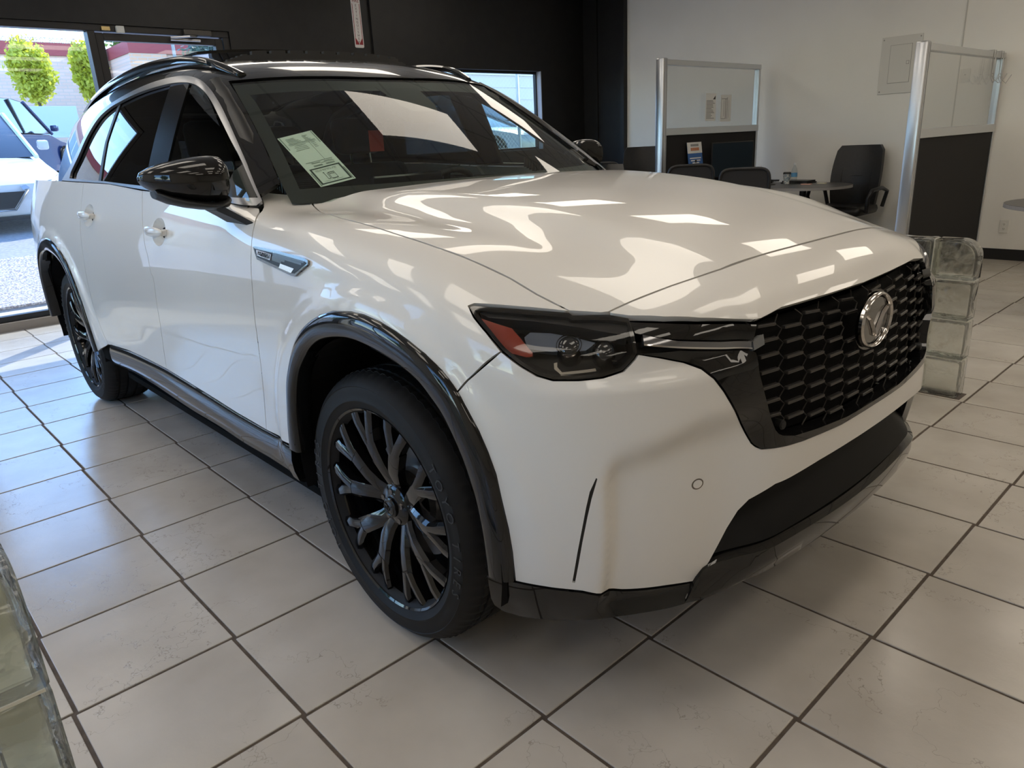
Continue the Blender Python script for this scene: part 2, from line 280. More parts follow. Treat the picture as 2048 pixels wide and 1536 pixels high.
# panel outlines measured on the car surfaces
OUTLINES = {
'hood_seam': [[-0.6889,-0.6367],[-0.6505,-0.6812],[-0.6174,-0.6976],[-0.5608,-0.7162],[-0.4013,-0.7781],[-0.2626,-0.8077],[-0.1311,-0.8131],[0.0101,-0.818],[0.1919,-0.8193],[0.3078,-0.809],[0.4158,-0.7935],[0.4933,-0.79],[0.5389,-0.7843],[0.5756,-0.7796]],
'front_seam': [[0.6376,-0.7265],[0.6486,-0.6692],[0.67,-0.5551],[0.7021,-0.4116],[0.711,-0.2623],[0.7173,-0.0574]],
'front_seam_n': [[-0.7265,0.344],[-0.6692,0.3472],[-0.5551,0.3469],[-0.4116,0.3393],[-0.2623,0.3422],[-0.0574,0.3405]],
'nose_bot': [[-0.7272,0.3363],[-0.7089,0.3068],[-0.6588,0.2676],[-0.5958,0.2368],[-0.5087,0.2054],[-0.4769,0.1945],[-0.4582,0.193],[-0.4259,0.1956],[-0.379,0.2001],[-0.3003,0.197],[-0.1717,0.1931],[-0.0203,0.1903]],
'f_hood': [[-0.6889,0.6915],[-0.6505,0.6509],[-0.6174,0.6351],[-0.5608,0.6175],[-0.4013,0.5735],[-0.2626,0.5521],[-0.1311,0.5437],[0.0101,0.5327],[0.1919,0.5191],[0.3078,0.5127],[0.4158,0.504],[0.4933,0.4894],[0.5389,0.4836],[0.5756,0.4786]],
'f_hl': [[0.5756,0.4786],[0.4847,0.4412],[0.4135,0.4165],[0.4066,0.4092],[0.4324,0.3924],[0.4747,0.3723],[0.5153,0.3489]],
'f_seam': [[0.4452,0.2819],[0.4242,0.2559]],
'f_arch': [[-0.4369,-0.077],[-0.4082,0.0112],[-0.3873,0.0683],[-0.3624,0.1368],[-0.3302,0.1839],[-0.2837,0.2353],[-0.2303,0.2737],[-0.1654,0.3018],[-0.0999,0.3211],[-0.0287,0.3337],[0.0568,0.3408],[0.1132,0.3413],[0.1779,0.3366],[0.2363,0.3277],[0.2854,0.3176],[0.3349,0.3042],[0.3837,0.2847],[0.4242,0.2559],[0.4492,0.2245],[0.4731,0.1916],[0.4924,0.1524],[0.5086,0.1077],[0.5198,0.0388],[0.5288,-0.0195],[0.5328,-0.079],[0.5306,-0.1548]],
'f_door': [[-0.8229,0.6005],[-0.7779,0.5806],[-0.7139,0.5573],[-0.6785,0.5427],[-0.6503,0.5275],[-0.6257,0.5055],[-0.5971,0.4807],[-0.5797,0.4566],[-0.569,0.4329],[-0.5669,0.4144],[-0.5654,0.3806],[-0.566,0.341],[-0.5754,0.2695],[-0.5803,0.2094],[-0.5939,0.137],[-0.6246,0.0326],[-0.6604,-0.0939]],
'b_hl': [[0.8975,0.9248],[0.8648,0.9],[0.8351,0.8805],[0.8087,0.8727],[0.7666,0.8731],[0.7281,0.8771],[0.6937,0.8871],[0.6744,0.9087],[0.6686,0.9176]],
'frame_out': [[0.6686,0.9176],[0.633,0.9066],[0.5897,0.8905],[0.5585,0.8738],[0.5374,0.8522],[0.5178,0.8215],[0.4972,0.7815],[0.4614,0.7179],[0.4417,0.6795],[0.4317,0.6689],[0.4198,0.6614],[0.4002,0.6589],[0.3092,0.6491],[0.1646,0.6408],[0.032,0.6483]],
'frame_in': [[0.4404,0.8828],[0.4375,0.8423],[0.4231,0.7879],[0.4034,0.7316],[0.3908,0.701],[0.3827,0.6897],[0.3724,0.6827],[0.3383,0.6723],[0.2583,0.6638],[0.1394,0.655],[0.0331,0.6606]],
'int_top': [[0.1137,0.5774],[0.2421,0.575],[0.3833,0.5662],[0.4408,0.5415],[0.4628,0.5185],[0.4838,0.4782],[0.5161,0.3978],[0.5412,0.3528]],
'b_bot': [[0.5412,0.3528],[0.6109,0.3649],[0.6968,0.3766],[0.769,0.3946],[0.835,0.3968],[0.8916,0.3957]],
'b_arch': [[0.9842,0.8314],[0.9642,0.7913],[0.9449,0.7513],[0.9293,0.7068],[0.9161,0.6588],[0.9065,0.5885],[0.8984,0.5308],[0.8937,0.4724],[0.8925,0.3968]],
'b_seam': [[0.9842,0.8314],[0.9635,0.8581],[0.8975,0.9248]],
'slot': [[0.743,0.6721],[0.7547,0.6395],[0.7609,0.604],[0.7667,0.5644],[0.777,0.4939],[0.7845,0.4362],[0.787,0.416],[0.781,0.4141],[0.7737,0.4635],[0.7662,0.5205],[0.7571,0.581],[0.7501,0.6216],[0.7399,0.6687]],
'headlight': [[0.9703,1.004],[0.9605,1.0073],[0.8823,1.0012],[0.8248,0.9956],[0.7798,0.9911],[0.7739,0.9872],[0.708,0.986],[0.6738,0.9794],[0.671,0.967],[0.6698,0.9499],[0.6685,0.9204],[0.6744,0.9087],[0.6937,0.8871],[0.7281,0.8771],[0.7666,0.8731],[0.8087,0.8727],[0.8351,0.8805],[0.8648,0.9],[0.8966,0.9258],[0.9256,0.9574],[0.9548,0.9848]],
'wing': [[0.6741,0.9735],[0.6141,0.9676],[0.5285,0.9541],[0.4273,0.9383],[0.4396,0.9091],[0.5132,0.9201],[0.6016,0.9373],[0.6458,0.9495],[0.6695,0.9563]],
'led': [[0.6594,0.9511],[0.602,0.9343],[0.5136,0.9172],[0.4458,0.9069],[0.4474,0.89],[0.5147,0.9023],[0.595,0.918],[0.6592,0.9315]],
'ledcap': [[0.4459,0.9063],[0.4222,0.9178],[0.4214,0.8961],[0.4449,0.8864]],
'sensor': [[0.5556,0.6106]],
'arch_o': [[-0.4369,0.4695],[-0.4082,0.5618],[-0.3873,0.6223],[-0.3624,0.6972],[-0.3302,0.7512],[-0.2837,0.8136],[-0.2303,0.8635],[-0.1654,0.9024],[-0.0999,0.9304],[-0.0287,0.949],[0.0568,0.9588],[0.1132,0.9588],[0.1779,0.9509],[0.2363,0.9371],[0.2854,0.9215],[0.3349,0.9007],[0.3837,0.8713],[0.4242,0.8314],[0.4492,0.7913],[0.4731,0.7513],[0.4924,0.7068],[0.5086,0.6588],[0.5198,0.5885],[0.5288,0.5308],[0.5328,0.4724],[0.5306,0.3968]],
'arch_i': [[-0.3769,0.461],[-0.3665,0.5236],[-0.355,0.5757],[-0.3256,0.6651],[-0.2888,0.7326],[-0.2508,0.7742],[-0.1965,0.8188],[-0.1309,0.8553],[-0.0613,0.8763],[0.0138,0.8884],[0.0784,0.8898],[0.1499,0.8818],[0.2098,0.8703],[0.2568,0.8572],[0.3084,0.835],[0.3471,0.8027],[0.3763,0.7723],[0.4027,0.7285],[0.4271,0.6752],[0.4434,0.6229],[0.4552,0.5729],[0.4622,0.4985],[0.4627,0.4259],[0.4609,0.3928]],
'door1': [[-0.8229,1.2139],[-0.7779,1.1969],[-0.7139,1.1799],[-0.6785,1.1715],[-0.6503,1.1634],[-0.6257,1.1502],[-0.5971,1.1285],[-0.5797,1.1016],[-0.569,1.0711],[-0.5669,1.0452],[-0.5654,0.9968],[-0.566,0.9411],[-0.5754,0.8469],[-0.5803,0.7743],[-0.5939,0.6926],[-0.6246,0.583],[-0.6604,0.4548]],
'door2': [[-1.6571,1.2172],[-1.6439,1.1888],[-1.6229,1.1475],[-1.6033,1.1063],[-1.582,1.0652],[-1.5651,1.0121],[-1.5404,0.969],[-1.5305,0.9116],[-1.5097,0.8697],[-1.5493,0.7093],[-1.5673,0.6638],[-1.5991,0.5771],[-1.611,0.5106],[-1.6139,0.4848]],
'sill_top': [[-0.6581,0.4554],[-0.8982,0.4552],[-1.1714,0.467],[-1.4284,0.4776],[-1.6139,0.4848],[-1.8929,0.4838],[-2.1369,0.4806],[-2.3806,0.4693]],
'sill_bot': [[-0.6923,0.3217],[-0.9247,0.3143],[-1.1609,0.3225],[-1.4807,0.3224],[-1.8956,0.3427],[-2.2045,0.3475],[-2.4574,0.3547]],
'badge': [[-0.5415,1.0685],[-0.534,1.0718],[-0.3751,1.0686],[-0.2151,1.0619],[-0.1902,1.0576],[-0.1857,1.0479],[-0.2553,1.012],[-0.2741,1.0115],[-0.5084,1.0367]],
'belt': [[-2.8749,1.2556],[-2.4414,1.2474],[-2.1318,1.2413],[-1.6157,1.2195],[-0.9121,1.1998],[-0.6935,1.1751]],
'nose_bot_r': [[0.7044,0.9842],[0.6737,0.9797],[0.6111,0.9746],[0.5458,0.9654],[0.4626,0.9507],[0.4313,0.9457],[0.4148,0.9458],[0.388,0.9497],[0.3488,0.9554],[0.279,0.9549],[0.1614,0.9536],[0.0192,0.9519]],
'skirt_bot': [[0.9495,0.3893],[0.9492,0.3573],[0.9481,0.3242],[0.9422,0.3048],[0.9233,0.293],[0.8838,0.295],[0.8389,0.302],[0.8015,0.3066],[0.7383,0.318],[0.6656,0.3211],[0.6076,0.3202],[0.5785,0.3205]],
'lip_t': [[0.5166,0.3965],[0.4185,0.4038],[0.2933,0.4209],[0.1098,0.4196],[-0.0945,0.3868]],
'lip_b': [[0.5794,0.3218],[0.5216,0.3179],[0.4119,0.3592],[0.2758,0.3628],[0.0624,0.3324],[-0.1489,0.325]],
'hl_amb': [[0.9458,0.9884],[0.9032,0.9769],[0.8833,0.9719],[0.8653,0.9536],[0.8442,0.9268],[0.8449,0.9195],[0.8551,0.9175],[0.8858,0.9246],[0.9151,0.9561]],
'hl_in': [[0.8618,0.9636],[0.8513,0.9731],[0.8141,0.9723],[0.7705,0.9653],[0.7373,0.9558],[0.7551,0.9386],[0.8131,0.9342],[0.854,0.94]],
'hl_chr': [[0.8033,0.9081],[0.8034,0.8976],[0.7955,0.8859],[0.7389,0.8931],[0.7374,0.8872],[0.7972,0.881],[0.8084,0.8927],[0.809,0.9061]],
'trim_o': [[-3.4163,1.2469],[-3.1858,1.3195],[-3.0131,1.405],[-2.8912,1.4923],[-2.762,1.5516],[-2.5982,1.5873],[-2.3844,1.6115],[-2.1432,1.6302],[-1.9009,1.6423],[-1.67,1.6426],[-1.5158,1.634],[-1.3854,1.6114],[-1.2831,1.5766],[-1.1734,1.5206],[-1.0453,1.4402],[-0.8666,1.3176],[-0.6926,1.189]],
'trim_i': [[-3.0983,1.2907],[-2.9589,1.3681],[-2.8428,1.4612],[-2.6844,1.5403],[-2.5013,1.5782],[-2.3169,1.596],[-2.0248,1.6136],[-1.7112,1.6177],[-1.5348,1.6119],[-1.4004,1.5967],[-1.2956,1.5689],[-1.2006,1.5259],[-1.0806,1.4537],[-0.9521,1.37],[-0.8577,1.3061],[-0.7099,1.1983]],
'trim_lt': [[-3.1039,1.2598],[-2.2258,1.2497],[-1.6149,1.2329],[-0.9391,1.2096],[-0.7004,1.1936]],
'pil': [[-1.7003,1.6156],[-1.5207,1.607],[-1.4412,1.3166],[-1.4378,1.225],[-1.5832,1.2303],[-1.5902,1.3114]],
'div': [[-2.3237,1.591],[-2.4241,1.4292],[-2.3171,1.2537]],
'trim_lb': [[-3.4163,1.2469],[-2.592,1.2444],[-2.1742,1.2403],[-1.6077,1.2198],[-0.9357,1.1986],[-0.678,1.1761]],
'sheet': [[-0.6412,1.3972],[-0.5125,1.4216],[-0.5127,1.2559],[-0.6376,1.2353]],
'ws_e': [[-0.6266,1.5979],[-0.6464,1.5427],[-0.6625,1.4911],[-0.6872,1.4173],[-0.708,1.3542],[-0.7293,1.2942],[-0.7467,1.2412],[-0.7551,1.2062]],
'ws_e_c': [[-1.2795,0.6016],[-1.1739,0.5565],[-1.088,0.5136],[-0.9739,0.4479],[-0.8805,0.3891],[-0.7957,0.3307],[-0.7229,0.2789],[-0.6747,0.2454]],
'ws_t': [[-0.1308,1.6093],[-0.2933,1.612],[-0.4434,1.6102],[-0.5517,1.604],[-0.6048,1.5992]],
'ws_t_c': [[-1.1576,1.0312],[-1.1892,0.8653],[-1.2279,0.7345],[-1.257,0.6525],[-1.2713,0.6156]],
'trim_o_c': [[-3.4163,0.2693],[-3.1858,0.3292],[-3.0131,0.4019],[-2.8912,0.4767],[-2.762,0.5248],[-2.5982,0.5509],[-2.3844,0.5667],[-2.1432,0.5786],[-1.9009,0.5876],[-1.67,0.589],[-1.5158,0.5854],[-1.3854,0.5699],[-1.2831,0.5444],[-1.1734,0.5013],[-1.0453,0.4344],[-0.8666,0.3264],[-0.6926,0.21]],
}

# ---------------------------------------------------------------- room shell
ROOM_X0, ROOM_X1, ROOM_Y0, ROOM_Y1, ROOM_H = -5.85, 7.0, -4.4, 6.5, 3.2
wall_black = mat('black wall paint', (.020, .019, .0185), .55); noise_col(wall_black, (.0085, .008, .008), (.012, .0115, .011), 9, bump=.04, bscale=60)
wall_white = mat('cream wall paint', (.74, .72, .66), .6); noise_col(wall_white, (.81, .785, .72), (.86, .835, .77), 1.3, lo=.3, hi=.7, bump=.06, bscale=90)
frame_black = mat('black aluminium frame', (.022, .021, .021), .38, .2)
pane_m = thin_glass('shop window glass', (.93, .96, .95), 1.5)
grout_m = mat('grey brown grout', (.135, .105, .082), .9); noise_col(grout_m, (.075, .058, .045), (.115, .09, .07), 30)
ceil_m = mat('ceiling board', (.74, .70, .635), .85)
def wall_solid(name, axis, face, back, us, vs, holes, m, parent=None):
    """wall slab made of connected cells; holes = list of (u0,u1,v0,v1)"""
    us = sorted(set(us) | {h[i] for h in holes for i in (0, 1)}); vs = sorted(set(vs) | {h[i] for h in holes for i in (2, 3)})
    def pt(u, v, d): return (d, u, v) if axis == 'x' else (u, d, v)
    idx = {}; V = []
    def vid(i, j, k):
        if (i, j, k) not in idx: idx[(i, j, k)] = len(V); V.append(pt(us[i], vs[j], face if k == 0 else back))
        return idx[(i, j, k)]
    def solid(i, j):
        if i < 0 or j < 0 or i >= len(us)-1 or j >= len(vs)-1: return False
        u = (us[i]+us[i+1])/2; v = (vs[j]+vs[j+1])/2; return not any(h[0] < u < h[1] and h[2] < v < h[3] for h in holes)
    Fc = []
    for i in range(len(us)-1):
        for j in range(len(vs)-1):
            if not solid(i, j): continue
            for k in (0, 1): Fc.append((vid(i, j, k), vid(i+1, j, k), vid(i+1, j+1, k), vid(i, j+1, k)))
            for di, dj, a, b in ((-1, 0, (i, j), (i, j+1)), (1, 0, (i+1, j), (i+1, j+1)), (0, -1, (i, j), (i+1, j)), (0, 1, (i, j+1), (i+1, j+1))):
                if not solid(i+di, j+dj): Fc.append((vid(*a, 0), vid(*b, 0), vid(*b, 1), vid(*a, 1)))
    mb = MB(); mb.add(V, Fc); o = mb.build(name, m, parent); tag(o, kind='structure' if parent is None else None); return o
# floor: tiles one by one on a grout bed
FLOOR = MB().box((ROOM_X0, ROOM_Y0, -.12), (ROOM_X1, ROOM_Y1 + .2, -.0035)).build('floor', grout_m); tag(FLOOR, kind='structure')
tile_m = mat('cream stone tile', (.6, .55, .48), .3)
def tile_nodes(m):
    N, L, b = nodes(m); tc = N.new('ShaderNodeTexCoord'); oi = N.new('ShaderNodeObjectInfo')
    mul = N.new('ShaderNodeVectorMath'); mul.operation = 'SCALE'; cv = N.new('ShaderNodeCombineXYZ')
    L.new(oi.outputs['Random'], cv.inputs[0]); L.new(oi.outputs['Random'], cv.inputs[1]); L.new(cv.outputs[0], mul.inputs[0]); mul.inputs['Scale'].default_value = 37
    geo = N.new('ShaderNodeNewGeometry'); add = N.new('ShaderNodeVectorMath'); add.operation = 'ADD'; L.new(geo.outputs['Position'], add.inputs[0]); L.new(mul.outputs[0], add.inputs[1])
    def noise(scale, det, dist=0., rough=.5):
        n = N.new('ShaderNodeTexNoise'); n.inputs['Scale'].default_value = scale; n.inputs['Detail'].default_value = det; n.inputs['Distortion'].default_value = dist; n.inputs['Roughness'].default_value = rough
        L.new(add.outputs[0], n.inputs['Vector']); return n
    def line(src, w):
        s = N.new('ShaderNodeMath'); s.operation = 'SUBTRACT'; s.inputs[1].default_value = .5; L.new(src, s.inputs[0])
        a = N.new('ShaderNodeMath'); a.operation = 'ABSOLUTE'; L.new(s.outputs[0], a.inputs[0])
        r = N.new('ShaderNodeMapRange'); r.inputs['From Min'].default_value = 0; r.inputs['From Max'].default_value = w; r.inputs['To Min'].default_value = 1; r.inputs['To Max'].default_value = 0; L.new(a.outputs[0], r.inputs['Value']); return r.outputs[0]
    n1 = noise(3.2, 4); n2 = noise(45, 6, rough=.7); n3 = noise(3.6, 5, 0, .62); n4 = noise(2.3, 2)
    cr = N.new('ShaderNodeValToRGB'); cr.color_ramp.elements[0].position = .3; cr.color_ramp.elements[1].position = .7
    cr.color_ramp.elements[0].color = (.44, .40, .345, 1); cr.color_ramp.elements[1].color = (.545, .505, .445, 1); L.new(n1.outputs[0], cr.inputs[0])
    # hairline cracks, only in some patches
    ln = line(n3.outputs[0], .0035); gate = N.new('ShaderNodeMapRange'); gate.inputs['From Min'].default_value = .47; gate.inputs['From Max'].default_value = .56; L.new(n4.outputs[0], gate.inputs['Value'])
    g = N.new('ShaderNodeMath'); g.operation = 'MULTIPLY'; L.new(ln, g.inputs[0]); L.new(gate.outputs[0], g.inputs[1])
    pit = N.new('ShaderNodeMapRange'); pit.inputs['From Min'].default_value = .70; pit.inputs['From Max'].default_value = .76; L.new(n2.outputs[0], pit.inputs['Value'])
    ad = N.new('ShaderNodeMath'); ad.operation = 'ADD'; ad.use_clamp = True; L.new(g.outputs[0], ad.inputs[0])
    pm = N.new('ShaderNodeMath'); pm.operation = 'MULTIPLY'; pm.inputs[1].default_value = .35; L.new(pit.outputs[0], pm.inputs[0]); L.new(pm.outputs[0], ad.inputs[1])
    mx = N.new('ShaderNodeMixRGB'); mx.inputs['Color2'].default_value = (.20, .165, .13, 1); sc = N.new('ShaderNodeMath'); sc.operation = 'MULTIPLY'; sc.inputs[1].default_value = .6; L.new(ad.outputs[0], sc.inputs[0])
    L.new(sc.outputs[0], mx.inputs['Fac']); L.new(cr.outputs[0], mx.inputs['Color1']); L.new(mx.outputs[0], b.inputs['Base Color'])
    sub = N.new('ShaderNodeMath'); sub.operation = 'SUBTRACT'; L.new(n2.outputs[0], sub.inputs[0]); L.new(ad.outputs[0], sub.inputs[1])
    bp = N.new('ShaderNodeBump'); bp.inputs['Strength'].default_value = .10; bp.inputs['Distance'].default_value = .004; L.new(sub.outputs[0], bp.inputs['Height']); L.new(bp.outputs[0], b.inputs['Normal'])
    b.inputs['Roughness'].default_value = .17; b.inputs['Specular IOR Level'].default_value = .5
tile_nodes(tile_m)
TS, TA, TYAW, TX, TY = .4164, 1.0351, math.radians(.4755), 3.1058, .3155
def tile_pt(a, v):
    d = np.array([a - TX, v * TA - TY]) * TS; return (d[0]*math.sin(TYAW) - d[1]*math.cos(TYAW), d[0]*math.cos(TYAW) + d[1]*math.sin(TYAW))
tw, th, g = TS * TA, TS, .0048
tm = MB().box((-tw/2 + g, -th/2 + g, -.012), (tw/2 - g, th/2 - g, 0), .0022).build('tile', tile_m, FLOOR); tm.rotation_euler = (0, 0, TYAW)
cells = []
for i in range(-9, 20):
    for j in range(-17, 17):
        x, y = tile_pt(i + .5, j + .5)
        if not (ROOM_X0 + .05 < x < ROOM_X1 - .3 and ROOM_Y0 + .2 < y < ROOM_Y1): continue
        p = Vector((x, y, 0)) - cam.location; z = p.dot(_f); u = p.dot(_r); w = p.dot(_d)
        inv = z > .1 and abs(u / z) < .80 and abs(w / z) < .62
        cells.append((not inv, z if inv else 50 + p.length, x, y))
cells.sort(); rest = MB(); base_me = tm.data
for k, (o_, z, x, y) in enumerate(cells):
    if k == 0: tm.location = (x, y, 0)
    elif k < 300:
        t = bpy.data.objects.new('tile', base_me); t.location = (x, y, 0); t.rotation_euler = (0, 0, TYAW); link(t, FLOOR)
    else:
        rest.T = Matrix.Translation((x, y, 0)) @ Matrix.Rotation(TYAW, 4, 'Z'); rest.box((-tw/2 + g, -th/2 + g, -.012), (tw/2 - g, th/2 - g, 0)); rest.T = None
tag(rest.build('tile_field', tile_m, FLOOR), kind='stuff')
# walls
DOOR_H = 2.47; SF0, SF1 = -1.42, 1.42; WINB = (-4.2, -2.25, .50, 2.75); WINC = (3.35, 5.64, 1.225, 2.21)
wall_solid('wall_rear', 'x', ROOM_X0, ROOM_X0 - .16, [ROOM_Y0, 6.7], [-.05, ROOM_H + .1], [(SF0, SF1, 0, DOOR_H), WINB, WINC], wall_black)
wall_solid('wall_right', 'y', ROOM_Y1, ROOM_Y1 + .15, [-5.08, ROOM_X1], [-.05, ROOM_H + .1], [], wall_white)
wall_solid('wall_corner', 'y', ROOM_Y1 - .01, ROOM_Y1 + .15, [ROOM_X0, -5.08], [-.05, ROOM_H + .1], [], wall_black)
c = MB().box((-5.14, ROOM_Y1 - .075, 0), (-5.08, ROOM_Y1 - .01, ROOM_H)).build('trim_1', wall_black); tag(c, kind='structure')
c = MB().box((-5.62, ROOM_Y1 - .035, 0), (-5.58, ROOM_Y1 - .01, ROOM_H)).build('trim_2', wall_black); tag(c, kind='structure')
c = MB().box((ROOM_X0, 3.02, 0), (ROOM_X0 + .03, 3.28, ROOM_H)).build('trim_3', wall_black); tag(c, kind='structure')
# side and front walls of the show room, behind the photographer
WINL = [(-5.3, -2.4, .30, 2.8), (-.7, .9, .60, 2.5)]
WINF = []
wall_solid('wall_left', 'y', ROOM_Y0, ROOM_Y0 - .15, [ROOM_X0, ROOM_X1], [-.05, ROOM_H + .1], WINL, wall_white)
wall_solid('wall_front', 'x', ROOM_X1, ROOM_X1 + .15, [ROOM_Y0, 6.7], [-.05, ROOM_H + .1], WINF, wall_white)
# ceiling with T-bars and lay-in lights, many of them extra fill
ceil = MB().box((ROOM_X0 - .2, ROOM_Y0 - .2, ROOM_H), (ROOM_X1 + .2, ROOM_Y1 + .2, ROOM_H + .1)).build('ceiling', ceil_m); tag(ceil, kind='structure')
tb = MB()
for k in range(22): x = -5.55 + k*.61; tb.box((x - .012, ROOM_Y0, ROOM_H - .008), (x + .012, ROOM_Y1, ROOM_H))
for k in range(18): y = -4.3 + k*.61; tb.box((ROOM_X0, y - .012, ROOM_H - .0075), (ROOM_X1, y + .012, ROOM_H))
tag(tb.build('ceiling_bar', mat('ceiling bar', (.5, .48, .44), .5), ceil), kind='stuff')
lamp_m = mat('troffer diffuser', (.9, .88, .82), .5, emit=(1.0, .90, .765), es=LAMP)
trof_m = mat('troffer frame', (.75, .74, .72), .4)
nl = 0
SPOTS = [(x, y) for x in (-4.8, -3.3, -1.8, -.3) for y in (-3.2, -1.35, 1.25, 3.85)] + [(x, y) for x in (1.2, 2.8, 4.6) for y in (-3.0, -.6, 1.5, 3.85)] + [(x, 5.3) for x in (.6, 2.6)]  # inner rows follow hood reflections; left, front and wall-side panels added for fill light
for x, y in SPOTS:
    if True:
        L_ = thing('ceiling_light', 'recessed rectangular ceiling light panel, from a set with panels added for fill light', 'ceiling light', (x, y, ROOM_H - .03), 0, 'ceiling light panels')
        fr = MB(); 
        for a, b in (((-.30, -.61, 0), (.30, -.575, .028)), ((-.30, .575, 0), (.30, .61, .028)), ((-.30, -.575, 0), (-.27, .575, .028)), ((.27, -.575, 0), (.30, .575, .028))): fr.box(a, b)
        fr.build('frame', trof_m, L_); MB().box((-.27, -.575, .006), (.27, .575, .014)).build('diffuser', lamp_m, L_)
# shop front in the rear wall
def frame_bar(name, a, b, parent, bev=.004): return MB().box(a, b, bev).build(name, frame_black, parent)
X = ROOM_X0
SFW = tag(MB().box((X - .14, SF0, -.02), (X + .02, SF1, .075)).build('window_1', mat('worn bronze sill', (.23, .19, .15), .45)), kind='structure')
for a, b in (((X - .12, SF0, 2.415), (X - .02, SF1, DOOR_H)), ((X - .12, SF0, .075), (X - .02, SF0 + .06, 2.415)), ((X - .12, SF1 - .06, .075), (X - .02, SF1, 2.415)), ((X - .13, .175, .075), (X - .01, .235, 2.415))): frame_bar('window_frame', a, b, SFW)
frame_bar('window_frame', (X - .11, SF0 + .06, .075), (X - .03, .175, .125), SFW)
MB().box((X - .075, SF0 + .06, .125), (X - .067, .175, 2.415)).build('pane', pane_m, SFW)
DOOR = tag(frame_bar('door_1', (X - .105, .24, .09), (X - .035, .305, 2.405), None), kind='structure')
for a, b in (((X - .105, 1.285, .09), (X - .035, 1.355, 2.405)), ((X - .105, .305, 2.345), (X - .035, 1.285, 2.405)), ((X - .105, .305, .09), (X - .035, 1.285, .32))): frame_bar('door_rail', a, b, DOOR)
MB().box((X - .074, .305, .32), (X - .066, 1.285, 2.345)).build('pane', pane_m, DOOR)
cl_m = mat('dark bronze closer', (.08, .075, .07), .35, .7)
dc = MB().box((X - .03, .98, 2.415), (X + .03, 1.24, 2.462), .006).build('door_closer', cl_m, DOOR)
MB().tube([(X + .01, 1.10, 2.41), (X + .05, 1.02, 2.40), (X + .012, .86, 2.388)], .009).build('closer_arm', chrome_arm := mat('brushed steel', (.55, .55, .56), .3, 1.0), DOOR)
MB().tube([(X, .86, 2.375), (X, 1.13, 2.375)], .011).build('closer_track', chrome_arm, DOOR)
MB().box((X - .03, .29, 2.418), (X + .012, .36, 2.452), .004).build('door_latch', mat('brass', (.55, .42, .20), .35, 1.0), DOOR)
MB().box((X - .03, .41, 2.405), (X + .014, .475, 2.462), .004).build('door_contact', mat('ivory plastic', (.62, .62, .58), .5), DOOR)
wm = mat('white vinyl lettering', (.55, .56, .58), .5)
text_mesh('door_lettering', 'THIS DOOR TO REMAIN UNLOCKED DURING BUSINESS HOURS', .062, wm, SFW, Matrix.Translation((X - .062, -.47, 2.325)) @ Matrix(((0, 0, 1, 0), (-1, 0, 0, 0), (0, 1, 0, 0), (0, 0, 0, 1))), ext=.0004, sx=.62)
W2 = None
for n, (a0, a1, b0, b1) in (('window_2', WINB), ('window_3', WINC)):
    fb_ = frame_black
    w = tag(frame_bar(n, (X - .13, a0, b0 - .0), (X - .08, a1, b0 + .03), None), kind='structure')
    frame_bar('window_frame', (X - .13, a0, b1 - .03), (X - .08, a1, b1), w); frame_bar('window_frame', (X - .13, a0, b0 + .03), (X - .08, a0 + .03, b1 - .03), w); frame_bar('window_frame', (X - .13, a1 - .03, b0 + .03), (X - .08, a1, b1 - .03), w)
    if n == 'window_3': MB().box((X - .08, a1 - .012, b0), (X - .001, a1 - .0005, b1)).build('window_reveal', mat('pale window reveal', (.42, .44, .48), .5), w)
    if n == 'window_2': frame_bar('window_frame', (X - .13, -3.26, b0 + .03), (X - .08, -3.20, b1 - .03), w)
    MB().box((X - .110, a0 + .03, b0 + .03), (X - .102, a1 - .03, b1 - .03)).build('pane', pane_m, w)
for k, (a0, a1, b0, b1) in enumerate(WINL):
    w = tag(MB().box((a0, ROOM_Y0 - .12, b0), (a1, ROOM_Y0 - .06, b0 + .04)).build('window_%d' % (4 + k), frame_black), kind='structure')
    for a, b in (((a0, ROOM_Y0 - .12, b1 - .04), (a1, ROOM_Y0 - .06, b1)), ((a0, ROOM_Y0 - .12, b0 + .04), (a0 + .04, ROOM_Y0 - .06, b1 - .04)), ((a1 - .04, ROOM_Y0 - .12, b0 + .04), (a1, ROOM_Y0 - .06, b1 - .04)), (((a0+a1)/2 - .02, ROOM_Y0 - .12, b0 + .04), ((a0+a1)/2 + .02, ROOM_Y0 - .06, b1 - .04))): frame_bar('window_frame', a, b, w)
    MB().box((a0 + .04, ROOM_Y0 - .094, b0 + .04), (a1 - .04, ROOM_Y0 - .086, b1 - .04)).build('pane', pane_m, w)
for k, (a0, a1, b0, b1) in enumerate(WINF):
    w = tag(MB().box((ROOM_X1 + .06, a0, b0), (ROOM_X1 + .12, a1, b0 + .04)).build('window_%d' % (8 + k), frame_black), kind='structure')
    for a, b in (((a0, b1 - .04), (a1, b1)), ((a0, b0 + .04), (a0 + .04, b1 - .04)), ((a1 - .04, b0 + .04), (a1, b1 - .04))): frame_bar('window_frame', (ROOM_X1 + .06, *a), (ROOM_X1 + .12, *b), w)
    MB().box((ROOM_X1 + .086, a0 + .04, b0 + .04), (ROOM_X1 + .094, a1 - .04, b1 - .04)).build('pane', pane_m, w)
# skirting
bb = MB().box((-5.08, ROOM_Y1 - .012, 0), (ROOM_X1, ROOM_Y1, .105)).build('baseboard_right', mat('black vinyl skirting', (.013, .013, .013), .4)); tag(bb, kind='structure')
MB().box((-1.045, ROOM_Y1 - .006, 1.2), (-1.035, ROOM_Y1, ROOM_H)).build('trim_4', mat('wall seam', (.55, .53, .48), .6)); tag(bpy.data.objects['trim_4'], kind='structure')

